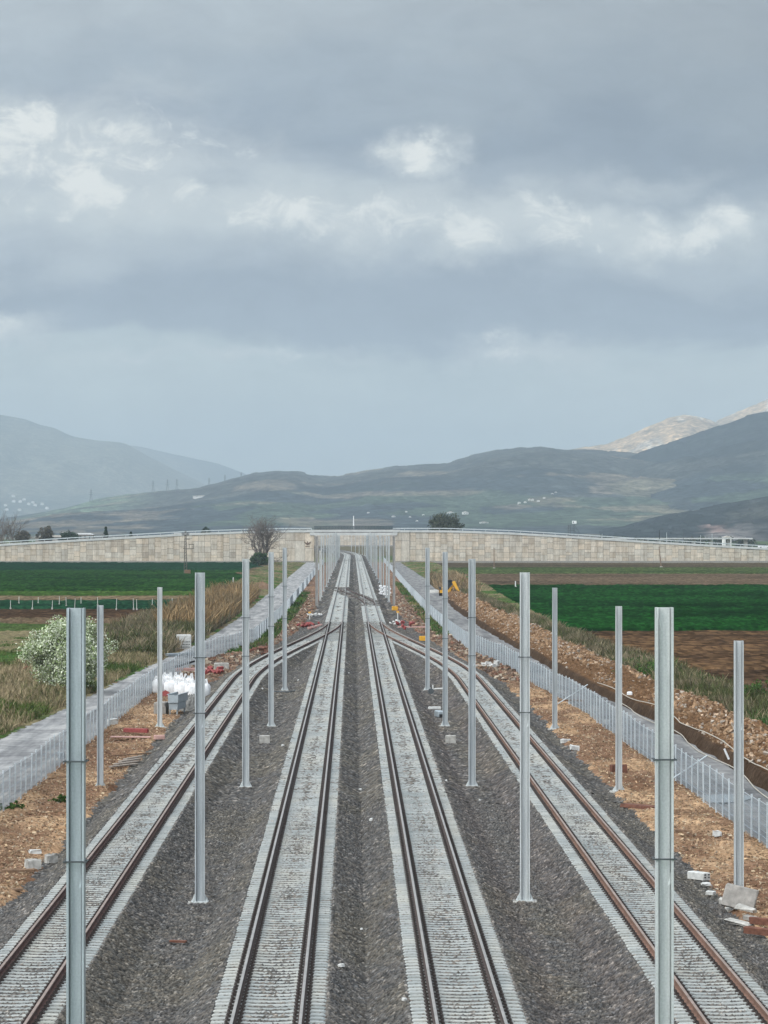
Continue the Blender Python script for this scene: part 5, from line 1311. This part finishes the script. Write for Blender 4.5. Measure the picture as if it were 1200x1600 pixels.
# white hoses along the cut face of the spoil bank
def hose(label, off, zo, y0, y1, seed):
    pts = []; rr = random.Random(seed)
    for y in np.arange(y0, y1, 1.6):
        xx = float(road_r(y)) + off + .25 * math.sin(y / 5 + seed) + rr.gauss(0, .05)
        z = float(bankz(np.array([[xx]]), np.array([[float(y)]]), np.array([[.2]]))[0][0, 0])
        pts.append((xx, float(y), z + zo + abs(rr.gauss(0, .03))))
    pts = [tuple(sum(p[a] for p in pts[max(0, i - 3):i + 4]) / len(pts[max(0, i - 3):i + 4]) + (.06 if a == 2 else 0) for a in range(3)) for i in range(len(pts))]
    mb = MB(); mb.tube(pts, .026, 5); tag(mb.build('hose', M_hose, None), label, 'hose')
hose('pale hose snaking along the top of the dark cut bank on the right', .75, .07, 138, 262, 2)
hose('pale hose lying along the foot of the dark cut bank on the right', -.02, .08, 138, 240, 5)
x, d, _ = at(984, 1079, .3); mb = MB(); mb.cbox((0, 0, .1), (.35, .3, .22), .06); tag(mb.build('white_bag', M_white, None, loc=(x, d, .02)), 'small white bag on the upper hose of the right bank', 'bag')
x, d, _ = at(1136, 1180, .2); mb = MB(); mb.tube([(.1, 0, 0), (-.12, 0, .5)], .05, 5); tag(mb.build('hose_stub', M_white, None, loc=(x, d, 0.0)), 'short white pipe stub poking up from the right bank', 'pipe')

# yellow digger working at the end of the spoil bank
x, d, _ = at(705, 931, -.6); t = thing('excavator', 'yellow backhoe digger with folded arm, half behind the fourth right mast', 'digger', (x, d, -.6)); q = d / FOC
mb = MB(); mb.cbox((-.6, 1.4, 1.75), (1.5, 1.7, 1.7), .12, None, 0); mb.build('cab', M_glassd, t)
mb = MB(); mb.cbox((-.6, 1.4, 2.66), (1.7, 1.9, .14), .04); 
for a in (-1.33, .13):
    for b in (.6, 2.2): mb.box((a, b, 1.75), (.09, .09, 1.75))
mb.build('cab_frame', M_blk, t)
mb = MB(); mb.cbox((-.95, 2.6, 1.0), (1.3, 3.2, .8), .1); mb.box((-.95, .35, .75), (2.0, .25, .5)); mb.build('chassis', M_yel, t)
for a, b, r_ in ((-1.85, 1.3, .75), (-.05, 1.3, .75), (-1.8, 4.0, .5), (-.1, 4.0, .5)):
    mb = MB(); mb.tube([(a - .2, b, r_), (a + .2, b, r_)], r_, 18); w = mb.build('wheel', M_blk, t); mb = MB(); mb.tube([(a - .22, b, r_), (a + .22, b, r_)], r_ * .5, 12); mb.build('rim', M_yel, w)
def beam(mb, p, r2, w0, w1, th):
    p, r2 = Vector(p), Vector(r2); dd = (r2 - p).normalized(); nn = Vector((0, 1, 0)); u = dd.cross(nn).normalized()
    vs = [p + u * w0 / 2 * a + nn * th / 2 * b for a, b in ((-1, -1), (1, -1), (1, 1), (-1, 1))] + [r2 + u * w1 / 2 * a + nn * th / 2 * b for a, b in ((-1, -1), (1, -1), (1, 1), (-1, 1))]
    mb.add(vs, [(3, 2, 1, 0), (4, 5, 6, 7), (0, 1, 5, 4), (1, 2, 6, 5), (2, 3, 7, 6), (3, 0, 4, 7)])
mb = MB(); beam(mb, (-.5, -.2, .7), (.5, -.5, 2.2), .36, .36, .4); mb.build('boom', M_yel, t)
mb = MB(); beam(mb, (.35, -.75, 2.5), (1.25, -.9, .75), .55, .42, .4); mb.build('dipper_arm', M_yel, t)
mb = MB(); beam(mb, (-.2, -.75, 1.5), (.4, -.8, 2.3), .14, .14, .14); mb.build('ram', M_band, t)
mb = MB(); mb.prism([(.1, 0), (1.1, -.1), (1.35, .5), (.95, .8), (.4, .5)], -1.35, -.5, 'y'); mb.build('bucket', M_blk, t)
x2, d2, _ = at(680, 925, -.6); t2 = heap('gravel_heap', 'low pale heap on the right road left of the yellow digger', 'heap', 681, 926, 3.2, 4, .5, M_conc, 9, z=-.6)
heap('earth_heap', 'brown earth heap beside the left road near the bare tree', 'heap', 409, 922, 4.6, 5, 1.2, M_woodb, 12, z=-.6)
x, d, _ = at(28, 1052, -.4); mb = MB(); mb.cbox((0, 0, .15), (.6, .5, .25), .06, rot(10, 5, 20)); mb.tube([(.2, 0, .25), (.75, 0, .6)], .04, 4); mb.tube([(-.2, 0, .2), (-.9, 0, -.05)], .05, 4); tag(mb.build('red_scrap', M_red, None, loc=(x, d, -.45)), 'faded red scrap in the grass left of the blossoming tree', 'scrap')

# ------------------------------------------------------------------ beyond the overpass
dd = 1400.0; t = thing('sign_gantry', 'steel sign gantry with a small white board above the right ramp', 'sign', (wx(895, dd), dd, wz(842, dd))); q = dd / FOC
mb = MB(); 
for a in (-7, -4, 2): mb.tube([(a * q, 0, 0), (a * q, 0, (22 if a < 0 else 27) * q)], .14, 6)
mb.box((-2.5 * q, 0, 13 * q), (9 * q, .2, .2)); mb.box((-2.5 * q, 0, 20 * q), (9 * q, .2, .2)); mb.tube([(2 * q, 0, 22 * q), (12 * q, 0, 8 * q)], .09, 5); mb.tube([(2 * q, 0, 14 * q), (10 * q, 0, 4 * q)], .09, 5)
mb.build('frame', M_band, t); mb = MB(); mb.cbox((2.5 * q, -.2, 26 * q), (7 * q, .12, 4.4 * q), .04); mb.build('board', M_white, t)
mb = MB(); mb.box((1.2 * q, -.28, 26 * q), (1.2 * q, .04, 2.4 * q)); mb.build('board_mark', M_dkscreen, t)
def house(px, py, w, h, label, d=None, key=None, roof=M_roof, group=None, wall=M_bldg):
    if key: x, d, z = on_hill(key, px, py)
    else: x, z = wx(px, d), wz(py, d)
    q = d / FOC; W, Hh = w * q, h * q; t = thing('house', label, 'house', (x, d, z - .5), group, R.uniform(-.4, .4))
    mb = MB(); mb.box((0, 0, Hh * .35 - 2), (W, W * .7, Hh * .7 + 4)); mb.build('walls', wall, t)
    mb = MB(); mb.prism([(-W * .56, Hh * .69), (W * .56, Hh * .69), (0, Hh * 1.05)], -W * .4, W * .4, 'y'); mb.build('roof', roof, t)
    for sx in (-.25, .2): mb = MB(); mb.box((sx * W, -W * .355, Hh * .38), (W * .14, W * .02, Hh * .2)); mb.build('window', M_dkscreen, t)
    return t
house(1136, 843, 13, 7, 'white house with a pale roof standing right of the quarry', d=1900.0)
def shed(px, py, w, h, d, label, mat):
    q = d / FOC; t = thing('shed', label, 'shed', (wx(px, d), d, wz(py, d) - 2)); W = w * q; Hh = h * q + 2
    mb = MB(); mb.box((0, 0, Hh * .42), (W, 9, Hh * .84)); mb.build('walls', M_concd, t)
    mb = MB(); mb.prism([(-W * .52, Hh * .84), (W * .52, Hh * .84), (W * .3, Hh), (-W * .3, Hh)], -5, 5, 'y'); mb.build('roof', mat, t)
    for k in range(4): mb = MB(); mb.box((W * (-.36 + .24 * k), -4.52, Hh * .55), (W * .1, .08, Hh * .28)); mb.build('window', M_glassd, t)
shed(88, 843, 62, 6.5, 1420, 'long low pale shed behind the left wall below the round tree', M_roof)
shed(131, 840, 30, 7, 1600, 'white roofed shed between the round tree and the conifer', M_white)
# white car on the ramp at the right edge
x = 143.0; t = thing('car', 'white car driving on the ramp at the right picture edge', 'car', (wx(1195, WY + 4), WY + 4, float(wtop(wx(1195))) - .35))
mb = MB(); mb.prism([(-2.2, .35), (2.1, .35), (2.2, .75), (1.2, .95), (-2.1, 1.0), (-2.25, .7)], -.85, .85, 'y'); mb.build('body', M_white, t)
mb = MB(); mb.prism([(-1.9, .96), (1.1, .93), (.4, 1.45), (-1.5, 1.48)], -.75, .75, 'y'); mb.build('cabin', M_glassd, t)
for a in (-1.35, 1.35):
    for b in (-.8, .8): mb = MB(); mb.tube([(a, b - .1, .33), (a, b + .1, .33)], .33, 14); mb.build('wheel', M_blk, t)
# viaduct far behind the right ramp
dv = 1640.0; t = thing('viaduct', 'long pale road viaduct far behind the right ramp', 'viaduct', (0, dv, 0)); q = dv / FOC
mb = MB(); mb.box((wx(1015, dv), 0, wz(841.5, dv)), (320 * q, 9, 2.0 * q)); mb.build('deck', M_coping, t)
for k in range(12): mb = MB(); z1 = wz(842.5, dv); mb.box((wx(868 + k * 27, dv), 0, (z1 - 1) / 2), (1.6, 5, z1 + 1)); mb.build('pier', M_conc, t)
# white houses of the villages on the slopes
HB = 'hill109'
for px, py, w, h, lab, g in ((704, 804, 12, 5, 'wide white building on the slope above the broad olive tree', None), (727, 804, 9, 5, 'white building on the slope right of the broad olive tree', None), (755, 817, 13, 3, 'long white shed low on the slope right of the olive tree', None), (607, 806, 6, 4, 'white house on the slope just right of the white lamp post', None), (617, 808, 5, 3, 'smaller white house right of the one near the lamp post', None)):
    house(px, py, w, h, lab, key=HB)
for px, py in ((636, 800), (641, 809), (650, 815), (662, 806), (575, 802)): house(px, py, 3.5, 2.5, 'tiny white house scattered on the slope above the bridge', key=HB, group='village houses above the bridge')
for px, py in ((812, 787), (820, 785), (826, 783), (833, 781), (838, 780), (849, 779), (863, 773), (870, 771), (842, 783)): house(px, py, 4, 3, 'tiny white house of the village high on the right slope', key=HB, group='village houses on the right slope')
for px, py in ((958, 795), (963, 793), (977, 790), (998, 786), (953, 797)): house(px, py, 3.5, 2.5, 'tiny white house low on the slope above the sign gantry', key='hill111', group='village houses above the gantry')
for px, py in ((8, 792), (14, 789), (20, 786), (26, 790), (33, 784), (38, 780), (44, 788), (52, 785), (58, 790), (12, 797), (30, 796), (22, 778), (41, 793), (66, 788), (72, 795)): house(px, py, 5, 4, 'tiny white house of the hazy town at the foot of the far left mountain', key='hill101', group='hazy far town houses')
house(317, 776, 26, 2.4, 'long pale building on the left hill slope', key=HB)
# power pylons along the left ridge
for k, (px, py, h) in enumerate(((143, 784, 22), (239, 771, 22), (262, 769, 22), (277, 767, 20), (327, 759, 14), (352, 753, 13), (377, 746, 10))):
    x, d, z = on_hill(HB, px, py); q = d / FOC; hh = h * q
    t = thing('power_pylon', 'faint lattice power pylon on the ridge of the left hill', 'pylon', (x, d, z - 2), 'power pylons on the left ridge')
    mb = MB(); 
    for sx in (-1, 1): mb.tube([(sx * hh * .12, 0, 0), (sx * hh * .03, 0, hh * .6), (0, 0, hh)], .5, 4)
    for j in range(5): mb.tube([(-hh * .11 * (1 - j / 6), 0, hh * .12 * j), (hh * .11 * (1 - (j + 1) / 6), 0, hh * .12 * (j + 1))], .3, 4)
    mb.build('tower', M_band, t); mb = MB()
    for j, z_ in enumerate((.6, .74, .88)): mb.box((0, 0, hh * z_), (hh * (.32 - .06 * j), .5, .6))
    mb.build('crossarms', M_band, t)

# loose chips on the soil and stones on the spoil bank
def chips(name, n, sampler, smin, smax, pal, seed, label, mat, thick=.35):
    g = np.random.default_rng(seed); X, Y, Z = sampler(g, n); N = len(X)
    a = g.normal(size=(N, 3)); a[:, 2] *= .5; a /= np.linalg.norm(a, axis=1)[:, None]
    b = np.cross(a, g.normal(size=(N, 3)) * .5 + np.array([0, 0, 1.0])); b /= np.linalg.norm(b, axis=1)[:, None]; c = np.cross(a, b)
    sz = smin * (smax / smin) ** (g.random(N) ** 1.8); l = sz[:, None]; w = (sz * g.uniform(.35, .8, N))[:, None]; h = (sz * thick * g.uniform(.6, 1.2, N))[:, None]
    P = np.stack([X, Y, Z], 1); V = []
    for (i, j, k) in ((-1, -.8, -1), (1, -.7, -1), (.8, 1, -1), (-.9, .8, -1), (-.6, -.5, 1), (.7, -.5, 1), (.5, .6, 1), (-.6, .5, 1)): V.append(P + a * l * i * .5 + b * w * j * .5 + c * h * k * .5)
    V = np.stack(V, 1).reshape(-1, 3); o = np.arange(N)[:, None] * 8
    F = np.concatenate([o + np.array([q]) for q in ((0, 3, 2, 1), (4, 5, 6, 7), (0, 1, 5, 4), (1, 2, 6, 5), (2, 3, 7, 6), (3, 0, 4, 7))])
    pal = np.asarray(pal); col = pal[g.integers(0, len(pal), N)] * (.7 + .6 * g.random(N))[:, None]
    return tag(npmesh(name, V, F, mat, col=np.repeat(col, 8, 0)), label, None, kind='stuff')
def s_soil(f0, f1, seed, y0, y1):
    zf = soilz(seed, 1)
    def f(g, n):
        Y = np.exp(g.uniform(math.log(y0), math.log(y1), n)); u = .12 + .86 * g.random(n) ** 1.1; L, Q = f0(Y), f1(Y); X = L + (Q - L) * u
        return X, Y, zf(X, Y, u)[0] + .01
    return f
CH = [(.38, .27, .165), (.33, .22, .135), (.42, .315, .205), (.24, .155, .10), (.29, .20, .13), (.14, .095, .065), (.22, .145, .09), (.36, .29, .21)]
sl0, sl1 = (lambda y: bal_l(y) + .6), (lambda y: fence_l(y) - .15)
sr0, sr1 = (lambda y: bal_r(y) - .6), (lambda y: fence_r(y) + .15)
chips('wood_chips', 26000, s_soil(sl0, sl1, 21, 100, 260), .025, .17, CH, 71, 'wood chips and clods strewn along the left fence', M_tint, .3)
chips('wood_chips', 26000, s_soil(sr0, sr1, 31, 85, 280), .025, .17, CH, 72, 'wood chips and clods strewn along the right fence', M_tint, .3)
RB = [(.17, .115, .08), (.25, .18, .125), (.11, .08, .06), (.30, .25, .19), (.14, .10, .08), (.18, .095, .065)]
chips('rubble_litter', 5000, s_soil(sl0, sl1, 21, 250, 620), .12, .6, RB, 73, 'brown rubble and clods beside the left turnout', M_tint, .4)
chips('rubble_litter', 6000, s_soil(sr0, sr1, 31, 270, 640), .12, .6, RB, 74, 'brown rubble and clods beside the right turnout', M_tint, .4)
def s_bank(g, n):
    Y = np.exp(g.uniform(math.log(125), math.log(600), n)); u = .12 + .8 * g.random(n); L, Q = road_r(Y), bank_out(Y); X = L + (Q - L) * u
    k = g.random(n) < stony(X, Y) * .9 + .06; X, Y, u = X[k], Y[k], u[k]
    return X, Y, bankz(X, Y, u)[0] + .03
chips('bank_stones', 22000, s_bank, .07, .34, [(.30, .20, .125), (.36, .26, .18), (.20, .12, .07), (.15, .088, .052), (.25, .16, .095), (.34, .29, .24)], 75, 'tan stones and clods heaped on the right spoil bank', M_tint, .7)

for k, (px, py) in enumerate(((563, 1233), (580, 1287), (565, 1452), (658, 1175), (442, 1173), (466, 1063), (697, 1232), (750, 1248), (533, 1527), (632, 1588), (410, 1082), (545, 1057))):
    x, d, _ = at(px, py, -.4); zz = float(zb(np.array([x]), np.array([d]))[0]); mb = MB(); a = R.uniform(.05, .09); mb.cbox((0, 0, a * .4), (a * 2, a * 1.5, a * 1.1), a * .3, rot(R.uniform(-20, 20), R.uniform(-20, 20), R.uniform(0, 90)))
    tag(mb.build('white_scrap', M_wplast, None, loc=(x, d, zz + .03)), 'tiny white scrap lying on the dark ballast between the tracks', 'scrap', 'white scraps on the ballast')
